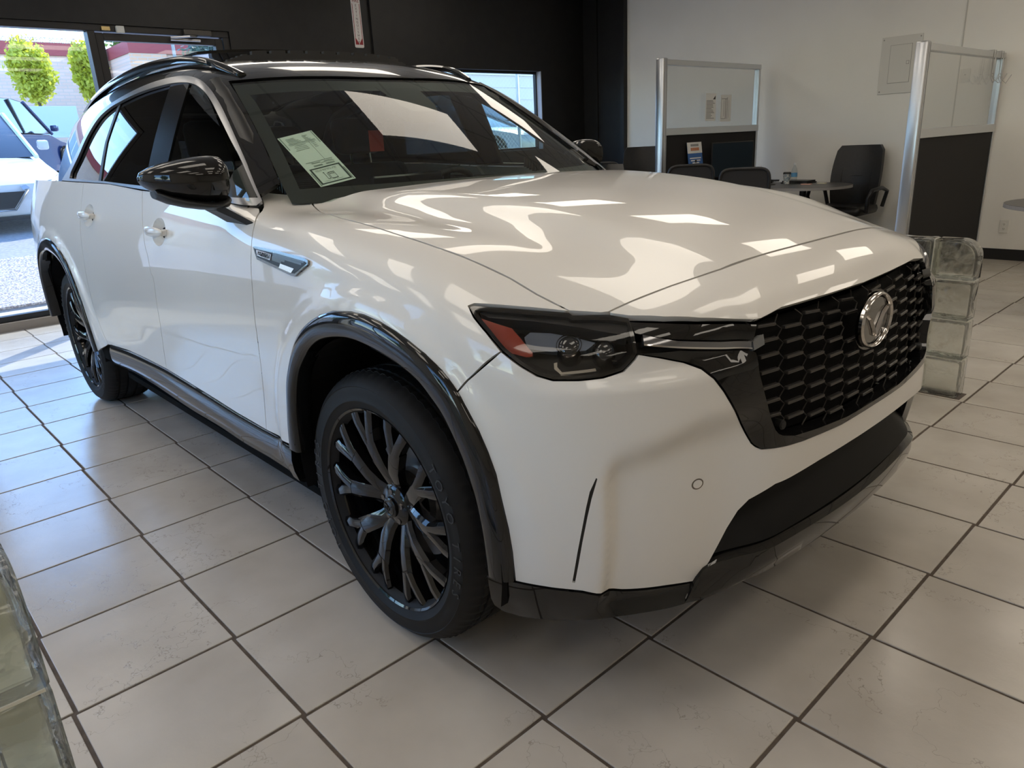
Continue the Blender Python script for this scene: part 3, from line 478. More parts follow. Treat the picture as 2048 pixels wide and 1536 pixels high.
# ---------------------------------------------------------------- panel builder
def inside(poly, q):
    poly = np.asarray(poly); x, y = q[:, 0], q[:, 1]; r = np.zeros(len(q), bool); n = len(poly); j = n - 1
    for i in range(n):
        xi, yi = poly[i]; xj, yj = poly[j]
        if yi != yj: r ^= ((yi > y) != (yj > y)) & (x < (xj - xi) * (y - yi) / (yj - yi) + xi)
        j = i
    return r
def segdist(poly, q):
    d = np.full(len(q), 9.); n = len(poly); P = np.asarray(poly)
    for i in range(n):
        a = P[i]; b = P[(i+1) % n]; ab = b - a; t = np.clip(((q - a) @ ab) / max(ab @ ab, 1e-12), 0, 1)
        d = np.minimum(d, np.linalg.norm(q - a - t[:, None] * ab, axis=1))
    return d
def resample(poly, s, closed=True):
    out = []; n = len(poly)
    for i in range(n if closed else n-1):
        a = np.asarray(poly[i], float); b = np.asarray(poly[(i+1) % n], float); k = max(1, int(math.ceil(np.linalg.norm(b - a) / s)))
        out += [a + (b - a) * j / k for j in range(k)]
    if not closed: out.append(np.asarray(poly[-1], float))
    return np.array(out)
def smooth_path(pts, s=.015):
    """Catmull-Rom through the points, resampled"""
    P = np.asarray(pts, float)
    if len(P) < 3: return resample(P, s, False)
    E = np.vstack([2*P[0]-P[1], P, 2*P[-1]-P[-2]]); out = []
    for i in range(1, len(E)-2):
        p0, p1, p2, p3 = E[i-1:i+3]; k = max(1, int(math.ceil(np.linalg.norm(p2 - p1) / s)))
        for j in range(k):
            t = j / k; out.append(.5*((2*p1) + (-p0+p2)*t + (2*p0-5*p1+4*p2-p3)*t*t + (-p0+3*p1-3*p2+p3)*t**3))
    out.append(P[-1]); return np.array(out)
def inset(poly, g):
    P = np.asarray(poly, float); A = .5*np.sum(P[:, 0]*np.roll(P[:, 1], -1) - np.roll(P[:, 0], -1)*P[:, 1]); sg = 1 if A > 0 else -1
    e = np.roll(P, -1, 0) - P; nrm = np.stack([-e[:, 1], e[:, 0]], 1) * sg; nrm /= np.maximum(np.linalg.norm(nrm, axis=1, keepdims=True), 1e-9)
    m = nrm + np.roll(nrm, 1, 0); l = np.linalg.norm(m, axis=1, keepdims=True); m = m / np.maximum(l, .5)
    return P + m * g
def project(dom, q, fn, off=0.):
    O, D, a, b = dom2ray(dom, q); P, ok = march(fn, O, D, a, b, 60); N = grad(fn, P)
    return P + N * off, N
def panel(name, poly, dom, fn, m, parent, sp=.025, off=0., thick=.014, gap=.002, holes=(), mirror=False, both=True, bsp=.012, off_fn=None, auto=False):
    """cut a panel with the given outline out of a car surface; edges are folded inwards"""
    if gap: poly = inset(poly, gap)
    loops = [resample(poly, bsp)] + [resample(h, bsp) for h in holes]
    lo = loops[0].min(0); hi = loops[0].max(0)
    gx = np.arange(lo[0], hi[0] + sp, sp); gy = np.arange(lo[1], hi[1] + sp*.87, sp*.87)
    G = np.array([(x + (sp/2 if j % 2 else 0), y) for j, y in enumerate(gy) for x in gx])
    keep = inside(loops[0], G)
    for l in loops[1:]: keep &= ~inside(l, G)
    G = G[keep]
    for l in loops: G = G[segdist(l, G) > sp*.5]
    pts = np.vstack(loops + [G]); edges = []; k = 0
    for l in loops: edges += [(k+i, k+(i+1) % len(l)) for i in range(len(l))]; k += len(l)
    v, _, f, vo, _, _ = delaunay_2d_cdt([Vector((float(a), float(b))) for a, b in pts], edges, [], 0, 1e-6)
    q = np.array([(a.x, a.y) for a in v]); T = np.array([t for t in f if len(t) == 3])
    c = q[T].mean(1); ok = inside(loops[0], c)
    for l in loops[1:]: ok &= ~inside(l, c)
    T = T[ok]
    P, N = project(dom, q, fn, off)
    if off_fn is not None: P = P + N * off_fn(q, P)[:, None]
    a, b, cc = P[T[:, 0]], P[T[:, 1]], P[T[:, 2]]
    flip = (np.einsum('ij,ij->i', np.cross(b - a, cc - a), N[T[:, 0]]) < 0); T[flip] = T[flip][:, ::-1]
    # folded edge
    from collections import Counter
    cnt = Counter(); 
    for t in T.tolist():
        for i in range(3): cnt[(t[i], t[(i+1) % 3])] += 1
    bd = [e for e in cnt if (e[1], e[0]) not in cnt]
    V = P.tolist(); NN = N.tolist(); FF = T.tolist()
    if thick:
        m1 = {}; 
        outw = {}
        for e in bd:
            t = P[e[1]] - P[e[0]]
            for i in e: outw[i] = outw.get(i, 0) + np.cross(t, N[i])
        for i in outw:
            o = outw[i] / max(np.linalg.norm(outw[i]), 1e-9)
            m1[i] = len(V); V.append(P[i].tolist()); NN.append(o.tolist()); V.append((P[i] - N[i] * thick).tolist()); NN.append(o.tolist())
        for x, y in bd: FF.append([m1[y], m1[x], m1[x]+1, m1[y]+1])
    o = mesh(name, V, FF, m, parent, smooth=True, normals=None if auto else NN)
    if not mirror: return o
    return o, mirrored(o, parent)
def mirrored(o, parent):
    me = o.data; V = [(v.co.x, -v.co.y, v.co.z) for v in me.vertices]; Fc = [tuple(reversed(p.vertices)) for p in me.polygons]
    NN = None
    if me.has_custom_normals:
        NN = [None] * len(V)
        for l in me.loops: n = l.normal; NN[l.vertex_index] = (n.x, -n.y, n.z)
        NN = [n or (0, 0, 1) for n in NN]
    c = mesh(o.name.split('.')[0], V, Fc, list(me.materials), parent, smooth=me.polygons[0].use_smooth, normals=NN); 
    if NN is None and me.polygons[0].use_smooth: c.data.set_sharp_from_angle(angle=math.radians(35))
    return c
def mirror_tree(o, parent):
    c = mirrored(o, parent) if o.type == 'MESH' else link(bpy.data.objects.new(o.name.split('.')[0], None), parent)
    for k in o.keys():
        if k in ('label', 'category', 'group', 'kind'): c[k] = o[k]
    for ch in list(o.children): mirror_tree(ch, c)
    return c
def strip(name, A, B, dom, fn, prof, m, parent, n=80, closed_ends=True, smooth=50, build=True):
    """band between two paths on a surface; prof = list of (t across, offset along the normal)"""
    A = smooth_path(A, .008); B = smooth_path(B, .008)
    def par(P):
        d = np.r_[0, np.cumsum(np.linalg.norm(np.diff(P, axis=0), axis=1))]; u = np.linspace(0, d[-1], n); return np.stack([np.interp(u, d, P[:, i]) for i in (0, 1)], 1)
    A, B = par(A), par(B); rows = []
    for t, o in prof:
        P, N = project(dom, A + (B - A) * t, fn, o); rows.append(P)
    m_ = len(prof); V = np.stack(rows, 1).reshape(-1, 3)
    Fc = [(i*m_+j, (i+1)*m_+j, (i+1)*m_+j+1, i*m_+j+1) for i in range(n-1) for j in range(m_-1)]
    mb = MB(); mb.add(V.tolist(), Fc)
    if closed_ends: mb.F += [tuple(range(m_)), tuple((n-1)*m_ + j for j in range(m_))]
    return mb.build(name, m, parent, smooth=smooth) if build else mb
def mir(p): return [(-a, b) for a, b in reversed(p)]       # mirror a half outline about the first domain axis
def mirz(p): return [(a, -b) for a, b in reversed(p)]

# ---------------------------------------------------------------- car materials
paint = mat('pearl white paint', (.72, .70, .665), .32, 0, .78, .012, .3)
gblack = mat('gloss black paint', (.004, .004, .0042), .25, 0, 1.0, .01, .05)
black = mat('black plastic', (.012, .012, .012), .45)
matte = mat('matte black plastic', (.022, .021, .020), .6)
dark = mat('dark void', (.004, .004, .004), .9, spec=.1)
satin = mat('satin dark metal trim', (.34, .345, .36), .3, .9)
chrome = mat('chrome', (.72, .70, .68), .06, 1.0)
gunmetal = mat('dark chrome trim', (.20, .185, .17), .16, 1.0)
tyre_m = mat('tyre rubber', (.011, .011, .0115), .6, spec=.3)
rim_m = mat('gloss black alloy', (.005, .005, .0055), .2, 0, 1.0, .02, .05)
disc_m = mat('brake disc steel', (.35, .34, .33), .35, 1.0)
amber = mat('amber lens', (.30, .035, .012), .25, 0, .6)
glass_ws = thin_glass('windscreen glass', (.74, .82, .77), 1.52)
glass_fr = thin_glass('lightly tinted door glass', (.55, .62, .60), 1.52)
glass_pr = thin_glass('dark privacy glass', (.035, .038, .04), 1.75)
lens_m = thin_glass('clear lamp lens', (.80, .80, .80), 1.5)
seat_m = mat('dark seat leather', (.05, .046, .042), .5)
dash_m = mat('dashboard vinyl', (.018, .017, .016), .55)
paper = mat('pale green paper', (.78, .84, .76), .6)
ink = mat('dark ink', (.05, .07, .06), .7)

CAR = thing('car', 'white sport utility car with gloss black roof, wheels and arch trim parked on tiles', 'car')
# ---------------------------------------------------------------- outlines of the panels, in surface coordinates
O = OUTLINES
hood_half = [(-.50, 0.), (-.505, -.2), (-.53, -.42), (-.585, -.60)] + [tuple(p) for p in O['hood_seam'][1:]] + [(.607, -.755), (.627, -.74)] + [tuple(p) for p in O['front_seam'][:5]] + [(.7165, -.12), (.717, 0.)]
hood_poly = hood_half + [(a, -b) for a, b in reversed(hood_half[1:-1])]
sm_hood = hood_poly
panel('hood', sm_hood, 'z', F, paint, CAR, sp=.022, gap=.0025)
ns = [tuple(p) for p in O['front_seam_n'][:5]] + [(-.12, .3403), (0., .3401)]; nb = [tuple(p) for p in O['nose_bot']] + [(0., .1895)]
nose_half = [(-.728, .3405)] + ns[1:] + list(reversed(nb[1:-1] + [nb[-1]]))
full = ns + [(-a, b) for a, b in reversed(ns[:-1])] + [(-a, b) for a, b in nb] + [p for p in reversed(nb[:-1])]
panel('nose_panel', full, 'nose', F, paint, CAR, sp=.018, gap=.0025, bsp=.009)
# front wings
fen = [tuple(p) for p in O['f_door'][:1]] + [tuple(p) for p in O['f_hood'][0:1]] + [tuple(p) for p in O['f_hood'][1:]] + [tuple(p) for p in O['f_hl'][1:]] + [tuple(p) for p in O['f_seam']]
fen += [tuple(p) for p in reversed(O['f_arch'][:18])][1:] + [tuple(p) for p in reversed(O['f_door'][1:])]
panel('front_wing', fen, 'cyl', F, paint, CAR, sp=.02, mirror=True, bsp=.009)
# bumper cover, full width
bh = [tuple(p) for p in O['frame_out']]; bh = bh[:-1] + [(0., .6425)]
it = [(0., .578)] + [tuple(p) for p in O['int_top']]
half = [tuple(p) for p in O['b_seam']] + [tuple(p) for p in O['b_hl'][1:]] + bh[1:]                # arch seam -> lamp -> grille -> centre
low = it + [tuple(p) for p in O['b_bot'][1:]] + [tuple(p) for p in reversed(O['b_arch'][1:-1])]    # centre -> intake -> bottom -> arch
full = half + mir(half)[1:] + [(-a, b) for a, b in reversed(low)][0:] + low[1:]
slot = [tuple(p) for p in O['slot']]
BUMP = panel('front_bumper', full, 'rad', F, paint, CAR, sp=.0125, bsp=.009, holes=[inset(slot, .001), [(-a, b) for a, b in slot]])
for sgn in (1, -1):
    panel('air_curtain_slot', [(sgn*a, b) for a, b in slot], 'rad', F, black, BUMP, off=-.006, thick=.02, gap=0, bsp=.01)
    q = O['sensor'][0]
    c = [(sgn*q[0] + .0125*math.cos(t), q[1] + .0125*math.sin(t)) for t in np.linspace(0, 2*math.pi, 24, endpoint=False)]
    s1 = panel('parking_sensor', c, 'rad', F, gunmetal, BUMP, off=.0004, thick=.002, gap=0, sp=.01, bsp=.004)
    c = [(sgn*q[0] + .0095*math.cos(t), q[1] + .0095*math.sin(t)) for t in np.linspace(0, 2*math.pi, 24, endpoint=False)]
    panel('parking_sensor_face', c, 'rad', F, paint, BUMP, off=.0012, thick=.002, gap=0, sp=.01, bsp=.004)
# doors
d1 = [tuple(p) for p in O['door1'][3:]]; st = [tuple(p) for p in O['sill_top']]; d2 = [tuple(p) for p in O['door2']]
belt = [tuple(p) for p in O['belt']]
fd = smooth_path(d1).tolist() + st[1:5] + smooth_path(d2[::-1]).tolist()[1:] + belt[4:5]
HND = [(-1.405, 1.070), (-2.345, 1.098)]
def ell(cx, cz, a, b, n=28): return [(cx + a*math.cos(t), cz + b*math.sin(t)) for t in np.linspace(0, 2*math.pi, n, endpoint=False)]
FD = panel('front_door', fd, 'y', F, paint, CAR, sp=.025, holes=[ell(*HND[0], .075, .052)])
re = smooth_path([(-2.50, 1.246), (-2.475, 1.10), (-2.47, .96), (-2.495, .80), (-2.50, .66), (-2.47, .55), (-2.43, .462)]).tolist()
rd = smooth_path(d2).tolist() + st[5:7] + re[::-1] + [belt[2]]
RD = panel('rear_door', rd, 'y', F, paint, CAR, sp=.025, holes=[ell(*HND[1], .075, .052)])
RA = (-3.09, .42)                                                    # rear arch centre
def rear_arch(pts): return [(a - .055 + RA[0] , b) for a, b in pts]
ro = rear_arch([tuple(p) for p in O['arch_o']]); ri = rear_arch([tuple(p) for p in O['arch_i']])
# rear arch mirrored so that its broad end faces the bumper side
ra_out = [(2*RA[0] - a, b) for a, b in ro][::-1]; ra_in = [(2*RA[0] - a, b) for a, b in ri][::-1]
qp = re + [p for p in reversed([q for q in ro])][-1:] + [q for q in ro][1:] + [(-3.98, .40), (-4.03, .60), (-4.02, .9), (-3.95, 1.15), (-3.85, 1.255), (-3.3, 1.258), (-2.9342, 1.2546)]
ro_s = sorted(ro, key=lambda p: -math.atan2(p[1]-.3, p[0]-RA[0]) )
qp = re + list(reversed(ro)) + [(-3.98, .40), (-4.03, .60), (-4.02, .9), (-3.95, 1.15), (-3.85, 1.255), (-3.3, 1.258), (-2.9342, 1.2546)]
QP = panel('quarter_panel', qp, 'y', F, paint, CAR, sp=.03)
# arch trims
aprof = [(-.02, -.012), (-.02, .002), (.04, .008), (.25, .0135), (.55, .013), (.85, .009), (.97, .003), (1.0, -.004), (1.01, -.045)]
AT = strip('wheel_arch_trim', O['arch_o'], O['arch_i'], 'y', F, aprof, gblack, CAR, n=110)
AR = strip('wheel_arch_trim', ro, ri, 'y', F, aprof, gblack, CAR, n=110)
# sills
sb = [tuple(p) for p in O['sill_bot']]
SL = strip('side_sill', [(-.43, .462)] + st, [(-.46, .318)] + sb[:-1] + [(-2.46, .338)], 'y', F, [(-.01, -.02), (0, .001), (.06, .006), (.3, .010), (.6, .007), (.9, -.002), (1.0, -.016), (1.02, -.08)], gblack, CAR, n=90)
for D_, (hx, hz) in ((FD, HND[0]), (RD, HND[1])):
    panel('handle_cup', ell(hx, hz, .075, .052), 'y', F, paint, D_, sp=.010, thick=0, gap=0, bsp=.010, auto=True, off_fn=lambda q, P, hx=hx, hz=hz: -.026 * np.clip(1 - ((q[:, 0]-hx)/.075)**2 - ((q[:, 1]-hz)/.052)**2, 0, 1) ** .8)
    y0 = float(project('y', [(hx, hz)], F)[0][0][1]); hb = MB(); ring = []
    n = 25; V = []
    for i in range(n):
        t = i/(n-1); u = -1 + 2*t; e = max(0, 1 - abs(u)**3.2) ** .5; x = hx + .098*u
        for k in range(12):
            a = 2*math.pi*k/12; V.append((x, y0 - .020 - .006*(1-u*u) + .0115*e*math.cos(a), hz + .004 + .019*e*math.sin(a)))
    hb.add(V, [(i*12+k, i*12+(k+1) % 12, (i+1)*12+(k+1) % 12, (i+1)*12+k) for i in range(n-1) for k in range(12)])
    for u in (-.8, .8): hb.box((hx + .098*u - .012, y0 - .018, hz - .010), (hx + .098*u + .012, y0 + .004, hz + .014), .004)
    hb.build('door_handle', paint, D_, smooth=50)
for o in (FD, RD): mirror_tree(o, CAR)
for o in (QP, AT, AR, SL): mirrored(o, CAR)
# dark inner shells, so that the gaps between the panels read as depth
arcF = [(.05 + .475*math.cos(t), .42 + .475*math.sin(t)) for t in np.linspace(-.15, math.pi + .15, 40)]
arcR = [(RA[0] + .475*math.cos(t), .42 + .475*math.sin(t)) for t in np.linspace(-.15, math.pi + .15, 40)]
shell = [(-.62, 1.15), (-3.9, 1.2), (-3.95, .35)] + arcR[::-1] + arcF[::-1] + [(.53, .35), (.50, .93), (.3, 1.0), (-.2, 1.08)]
panel('inner_shell', shell, 'y', F, dark, CAR, sp=.06, off=-.022, thick=0, gap=0, bsp=.05, mirror=True)
hs = [(a * .985, b * .985) for a, b in hood_poly]
panel('inner_shell', hs, 'z', F, dark, CAR, sp=.06, off=-.022, thick=0, gap=0, bsp=.05)
sh = [(-.9, .30), (.9, .30), (.9, .90), (.68, .955), (-.68, .955), (-.9, .90)]
panel('inner_shell', sh, 'rad', F, dark, CAR, sp=.05, off=-.125, thick=0, gap=0, bsp=.05)
sh = [(-.74, .36), (.74, .36), (.5, .2), (-.5, .2)]
panel('inner_shell', sh, 'nose', F, dark, CAR, sp=.05, off=-.03, thick=0, gap=0, bsp=.05)
ub = MB(); ub.box((-4.0, -.60, .24), (.60, .60, .27)).box((-2.55, -.88, .24), (-.45, .88, .27)).box((-3.9, -.5, .27), (.55, .5, .95)).box((-2.5, -.80, .27), (-.55, .80, .55))
ub.build('underbody', dark, CAR)
liner_m = mat('liner felt', (.010, .010, .011), .9, spec=.1)
for cx in (.05, RA[0]):
    for s in (-1, 1):
        V = []; n = 30; t0, t1 = -.20, math.pi + .20
        for k in range(n + 1):
            t = t0 + (t1 - t0) * k / n
            for yy in (.955, .52): V.append((cx + .465*math.cos(t), s*yy, .42 + .465*math.sin(t)))
        k0 = len(V); Fc = [(2*k, 2*k+1, 2*k+3, 2*k+2) for k in range(n)] + [tuple(2*k+1 for k in range(n + 1))]
        wl = MB(); wl.add(V, Fc); wl.build('wheel_well_liner', liner_m, CAR, fix=False)
# ---------------------------------------------------------------- greenhouse
wt_ = [tuple(p) for p in O['ws_t_c']]; we_ = [tuple(p) for p in O['ws_e_c']]; to_ = [tuple(p) for p in O['trim_o_c']]
top90 = .75 * math.pi / 2
half = [(-1.150, top90)] + wt_ + we_[:-1] + [(-.715, .19)] + list(reversed(to_)) + [(-3.60, .245), (-3.74, .33), (-3.80, .55), (-3.82, .8), (-3.83, top90)]
oth = [(a, 2*top90 - b) for a, b in reversed(half[1:-1])]
ROOF = panel('roof', half + oth, 'cab', F2, gblack, CAR, sp=.03, gap=.001, bsp=.015)
ws = [tuple(p) for p in O['ws_t']]; we = [tuple(p) for p in O['ws_e']]
half = ws + we[:-1] + [(-.758, 1.185), (-.60, 1.178), (-.3, 1.17), (0, 1.168)]
wsp = half[:-1] + [half[-1]] + [(-a, b) for a, b in reversed(half[:-1])]
WS = panel('windscreen', wsp, 'x', Fscreen, glass_ws, CAR, sp=.03, off=-.010, thick=0, gap=.002, bsp=.02)
frit_in = inset(wsp, .045); frit_in = [(a, max(b, 1.23) if b < 1.25 else b) for a, b in frit_in]
frit_m = mat('windscreen frit', (.018, .018, .017), .5)
panel('windscreen_frit', inset(wsp, .004), 'x', Fscreen, frit_m, WS, sp=.05, off=-.016, thick=0, gap=0, bsp=.02, holes=[frit_in])
# cowl with wiper slats
cw = MB()
for s in (-1, 1):
    for k in range(11):
        x = -.72 - k*.0165; cw.box((x - .005, s*.60 - .09, 1.160 + k*.006), (x + .004, s*.60 + .11, 1.205 + k*.006))
cw.box((-.92, -.72, 1.12), (-.52, .72, 1.155)); cw.build('cowl', black, CAR)
# side glass and trim (near side, then mirrored)
ti = [tuple(p) for p in O['trim_i']]; tlt = [tuple(p) for p in O['trim_lt']]; to = [tuple(p) for p in O['trim_o']]; tlb = [tuple(p) for p in O['trim_lb']]
tr_out = smooth_path(to).tolist() + [(-.69, 1.176)] + tlb[::-1][1:5] + [(-3.0, 1.2458)]
tr_in = smooth_path(ti).tolist() + tlt[::-1][1:]
wpoly = lambda pts: pts
TR = panel('window_trim', tr_out, 'y', F2, satin, CAR, sp=.05, off=.004, thick=.012, gap=0, holes=[tr_in], bsp=.02)
din = inset(tr_in, -.004)
def clip_x(poly, x0, x1):
    """clip a polygon to x0 <= x <= x1"""
    def cut(P, x, keep_less):
        out = []
        for i in range(len(P)):
            a = P[i]; b = P[(i+1) % len(P)]; ia = (a[0] <= x) == keep_less; ib = (b[0] <= x) == keep_less
            if ia: out.append(tuple(a))
            if ia != ib: t = (x - a[0]) / (b[0] - a[0]); out.append((x, a[1] + t*(b[1] - a[1])))
        return out
    return cut(cut(poly, x1, True), x0, False)
G1 = panel('door_window', clip_x(din, -1.47, 0), 'y', Fglass, glass_fr, CAR, sp=.03, off=-.012, thick=0, gap=0, bsp=.03)
G2 = panel('door_window', clip_x(din, -2.36, -1.60), 'y', Fglass, glass_pr, CAR, sp=.03, off=-.012, thick=0, gap=0, bsp=.03)
G3 = panel('quarter_window', clip_x(din, -3.3, -2.36), 'y', Fglass, glass_pr, CAR, sp=.03, off=-.012, thick=0, gap=0, bsp=.03)
bp = clip_x(din, -1.655, -1.44)
BP = panel('door_pillar_cover', bp, 'y', Fglass, gblack, CAR, sp=.04, off=-.007, thick=.01, gap=0, bsp=.03)
b2 = [(-2.345, 1.60), (-2.385, 1.60), (-2.435, 1.43), (-2.40, 1.247), (-2.35, 1.247), (-2.395, 1.43)]
DV = panel('door_pillar_cover', b2, 'y', Fglass, black, CAR, sp=.05, off=-.008, thick=.008, gap=0, bsp=.03)
SC = panel('mirror_sail', clip_x(din, -.86, 0), 'y', F2, black, CAR, sp=.05, off=-.003, thick=.008, gap=0, bsp=.03)
for o in (TR, G1, G2, G3, BP, DV, SC): mirrored(o, CAR)

# ---------------------------------------------------------------- wheels
def make_wheel():
    W = bpy.data.objects.new('wheel', None); link(W, CAR)
    # outward is -y; tyre centre plane at y = 0
    prof = [(.272, .100), (.284, .119), (.296, .129), (.312, .1345), (.3135, .1365), (.3195, .1365), (.321, .1355), (.336, .1365), (.352, .133), (.354, .1345), (.358, .131), (.371, .120), (.3815, .104), (.3864, .088)]
    tread = []
    for h0, h1 in ((.088, .073), (.064, .030), (.021, -.021), (-.030, -.064), (-.073, -.088)):
        tread += [(.388, h0), (.388, h1)]
        if h1 > -.08: tread += [(.3805, h1 - .0008), (.3805, h1 - .0082)]
    full = prof + tread + [(r, -h) for r, h in reversed(prof)]; n = 216; V = []; m = len(full)
    for k in range(n):
        a = 2*math.pi*k/n
        for i, (r, h) in enumerate(full):
            rr = r
            if r > .375 and abs(h) > .070 and k % 3 == 0: rr = r - .005*min(1, (.125 - abs(h))/.03)
            if r > .387 and .025 < abs(h) < .068 and k % 3 == 1: rr -= .0025
            V.append((rr*math.cos(a), -h, rr*math.sin(a)))
    T = MB(); T.add(V, [(k*m+i, ((k+1) % n)*m+i, ((k+1) % n)*m+i+1, k*m+i+1) for k in range(n) for i in range(m-1)])
    tyre = T.build('tyre', tyre_m, W, smooth=40)
    lm = mat('raised rubber lettering', (.026, .026, .028), .5)
    for word, a0 in (('TOYO', 38), ('TIRES', 5), ('TOYO', 218), ('TIRES', 185)):
        for j, ch in enumerate(word):
            a = math.radians(a0 - j*(7.0 if word == 'TOYO' else 6.2)); r = .336
            M = Matrix.Translation((r*math.cos(a), -.1366, r*math.sin(a))) @ Matrix.Rotation(math.pi/2 - a, 4, 'Y') @ Matrix.Rotation(math.pi/2, 4, 'X')
            text_mesh('sidewall_letter', ch, .040, lm, tyre, M, ext=.0008)
    # rim barrel and lip
    R = MB(); R.lathe([(.290, -.106), (.2965, -.110), (.298, -.104), (.294, -.098), (.286, -.088), (.281, -.072), (.277, -.05), (.270, .02), (.274, .09), (.282, .10)], 96, 'y')
    rim = R.build('rim', rim_m, W, smooth=45); rim.location = (0, -.019, 0); rim.scale = (.982, 1, .982)
    S0 = None
    def spoke(sgn):
        """one curved arm that forks near the rim"""
        mb = MB(); path = []
        def arm(pts, w0, w1):
            k = len(pts); V = []
            for i, (r, ang, h) in enumerate(pts):
                t = i/(k-1); w = w0 + (w1-w0)*t; a = math.radians(ang); c = Vector((math.cos(a), 0, math.sin(a))); tn = Vector((-math.sin(a), 0, math.cos(a)))
                p = c*r
                for (u, d) in ((-1, .030), (-1, .006), (-.35, 0), (.55, 0), (1, .009), (1, .030)): V.append(p + tn*(w*u) + Vector((0, h + d, 0)))
            mb.add(V, [(i*6+j, i*6+(j+1) % 6, (i+1)*6+(j+1) % 6, (i+1)*6+j) for i in range(k-1) for j in range(6)] + [(0, 1, 2, 3, 4, 5), tuple((k-1)*6+j for j in range(6))])
        a0 = 9*sgn
        arm([(.045, a0, -.060), (.085, a0 + 2*sgn, -.076), (.125, a0 + 5.5*sgn, -.088), (.165, a0 + 8*sgn, -.094), (.200, a0 + 9*sgn, -.097)], .022, .027)
        arm([(.190, a0 + 10.5*sgn, -.097), (.225, a0 + 13.0*sgn, -.099), (.258, a0 + 15.5*sgn, -.099), (.290, a0 + 16.5*sgn, -.096)], .0165, .0185)
        arm([(.190, a0 + 6.5*sgn, -.097), (.225, a0 + 4.0*sgn, -.099), (.258, a0 + 1.5*sgn, -.099), (.290, a0 + .5*sgn, -.096)], .0165, .0185)
        return mb
    for j in range(5):
        for sgn in (-1, 1):
            mb = spoke(sgn); M = Matrix.Rotation(-math.radians(72*j + 18), 4, 'Y'); mb.V = [tuple(M @ Vector(v)) for v in mb.V]
            mb.build('spoke', rim_m, rim, smooth=30)
    hub = MB(); hub.lathe([(0, -.088), (.026, -.088), (.030, -.085), (.031, -.078), (.052, -.074), (.062, -.066), (.064, -.03)], 40, 'y'); hub.build('hub_cap', rim_m, rim, smooth=40)
    em = MB(); em.lathe([(.019, -.0885), (.0225, -.0905), (.0245, -.0885)], 32, 'y'); em.tube([(-.017, -.0895, .009), (-.006, -.0895, .005), (0, -.0895, -.008), (.006, -.0895, .005), (.017, -.0895, .009)], .0022, 6)
    em.build('cap_emblem', mat('dark emblem', (.05, .05, .05), .3, .8), rim, smooth=40)
    for j in range(5):
        a = math.radians(72*j + 18); MB().tube([(.046*math.cos(a), -.078, .046*math.sin(a)), (.046*math.cos(a), -.05, .046*math.sin(a))], .009, 6).build('wheel_nut', gunmetal, rim)
    D = MB(); D.lathe([(.09, -.012), (.175, -.012), (.176, .012), (.09, .012)], 64, 'y', closed=True); D.lathe([(.085, -.03), (.09, -.012), (.07, .03)], 40, 'y'); D.build('brake_disc', disc_m, W, smooth=40)
    cal = MB().box((-.20, -.05, -.06), (-.13, .05, .06), .012); cal.build('brake_caliper', matte, W)
    MB().lathe([(0, .03), (.268, .03)], 48, 'y').build('wheel_backing', dark, W)
    return W
RS = 1.055
W0 = make_wheel(); WY = .812
pos = [(.008, -WY, .3875, 0), (-3.09, -WY, .3875, 0), (.008, WY, .3875, math.pi), (-3.09, WY, .3875, math.pi)]
for i, (x, y, z, rz) in enumerate(pos):
    w = W0 if i == 0 else copy_tree(W0, CAR); w.location = (x, y, z); w.rotation_euler = (0, math.radians((0, 31, 12, 50)[i]), rz)
# ---------------------------------------------------------------- grille
fo = [tuple(p) for p in O['frame_out']][:-1] + [(0., .6425)]; fi = [tuple(p) for p in O['frame_in']][:-1] + [(0., .6560)]
arm = [(.595, .9145), (.5147, .8990), (.4474, .8870)]
half = fo; inner = fi
U = half + mir(half)[1:] + [(-a, b) for a, b in reversed(arm)][::1][::-1] if False else None
poly = fo + mir(fo)[1:] + [(-a, b) for a, b in arm] + [(-a, b) for a, b in inner] + [p for p in reversed(inner[:-1])] + list(reversed(arm))
GF = panel('grille_frame', poly, 'rad', F, gblack, CAR, sp=.02, off=.003, thick=.045, gap=.001, bsp=.008)
nbr = [tuple(p) for p in O['nose_bot_r']]
hole_half = [(0., .9515)] + [p for p in reversed(nbr[5:-1])] + [(.43, .93), (.435, .90)] + inner          # centre top -> side -> centre bottom
hole = hole_half + mir(hole_half)[1:-1]
GR = panel('grille', hole, 'rad', F, mat('grille backing', (.003, .003, .003), .7, spec=.1), CAR, sp=.04, off=-.050, thick=0, gap=0, bsp=.02)
bar_m = mat('dark grey grille bar', (.06, .055, .05), .3, .5)
ins = inset(hole, .012); pa, pz = .155, .0175; base = None; lat = MB(); cells_ = {}
def on(a, z, off):
    P, N = project('rad', [(a, z)], F, off); return Vector(P[0]), Vector(N[0])
for r in range(16):
    z = .672 + r*pz
    for c_ in range(-7, 8):
        a = (c_ + (.5 if r % 2 else 0)) * pa
        q = np.array([(a, z)])
        if not inside(ins, q)[0] or (a/.082)**2 + ((z-.862)/.062)**2 < 1: continue
        cells_[(r, c_)] = (a, z)
keys = list(cells_); A_ = np.array([cells_[k] for k in keys]); P_, N_ = project('rad', A_, F, -.020)
bm_ = MB().box((-.031, -.008, -.0036), (.031, .004, .0036), .0018); 
for k, p, n_ in zip(keys, P_, N_):
    n_ = Vector(n_); n_.z *= .3; n_.normalize(); t = Vector((0, 0, 1)).cross(n_).normalized()
    if base is None: b0 = bm_.build('grille_bar', bar_m, GR); base = b0.data; ob = b0
    else: ob = link(bpy.data.objects.new('grille_bar', base), GR)
    ob.matrix_local = Matrix.Translation(Vector(p)) @ Matrix((t, n_, Vector((0, 0, 1)))).transposed().to_4x4()
segs = []
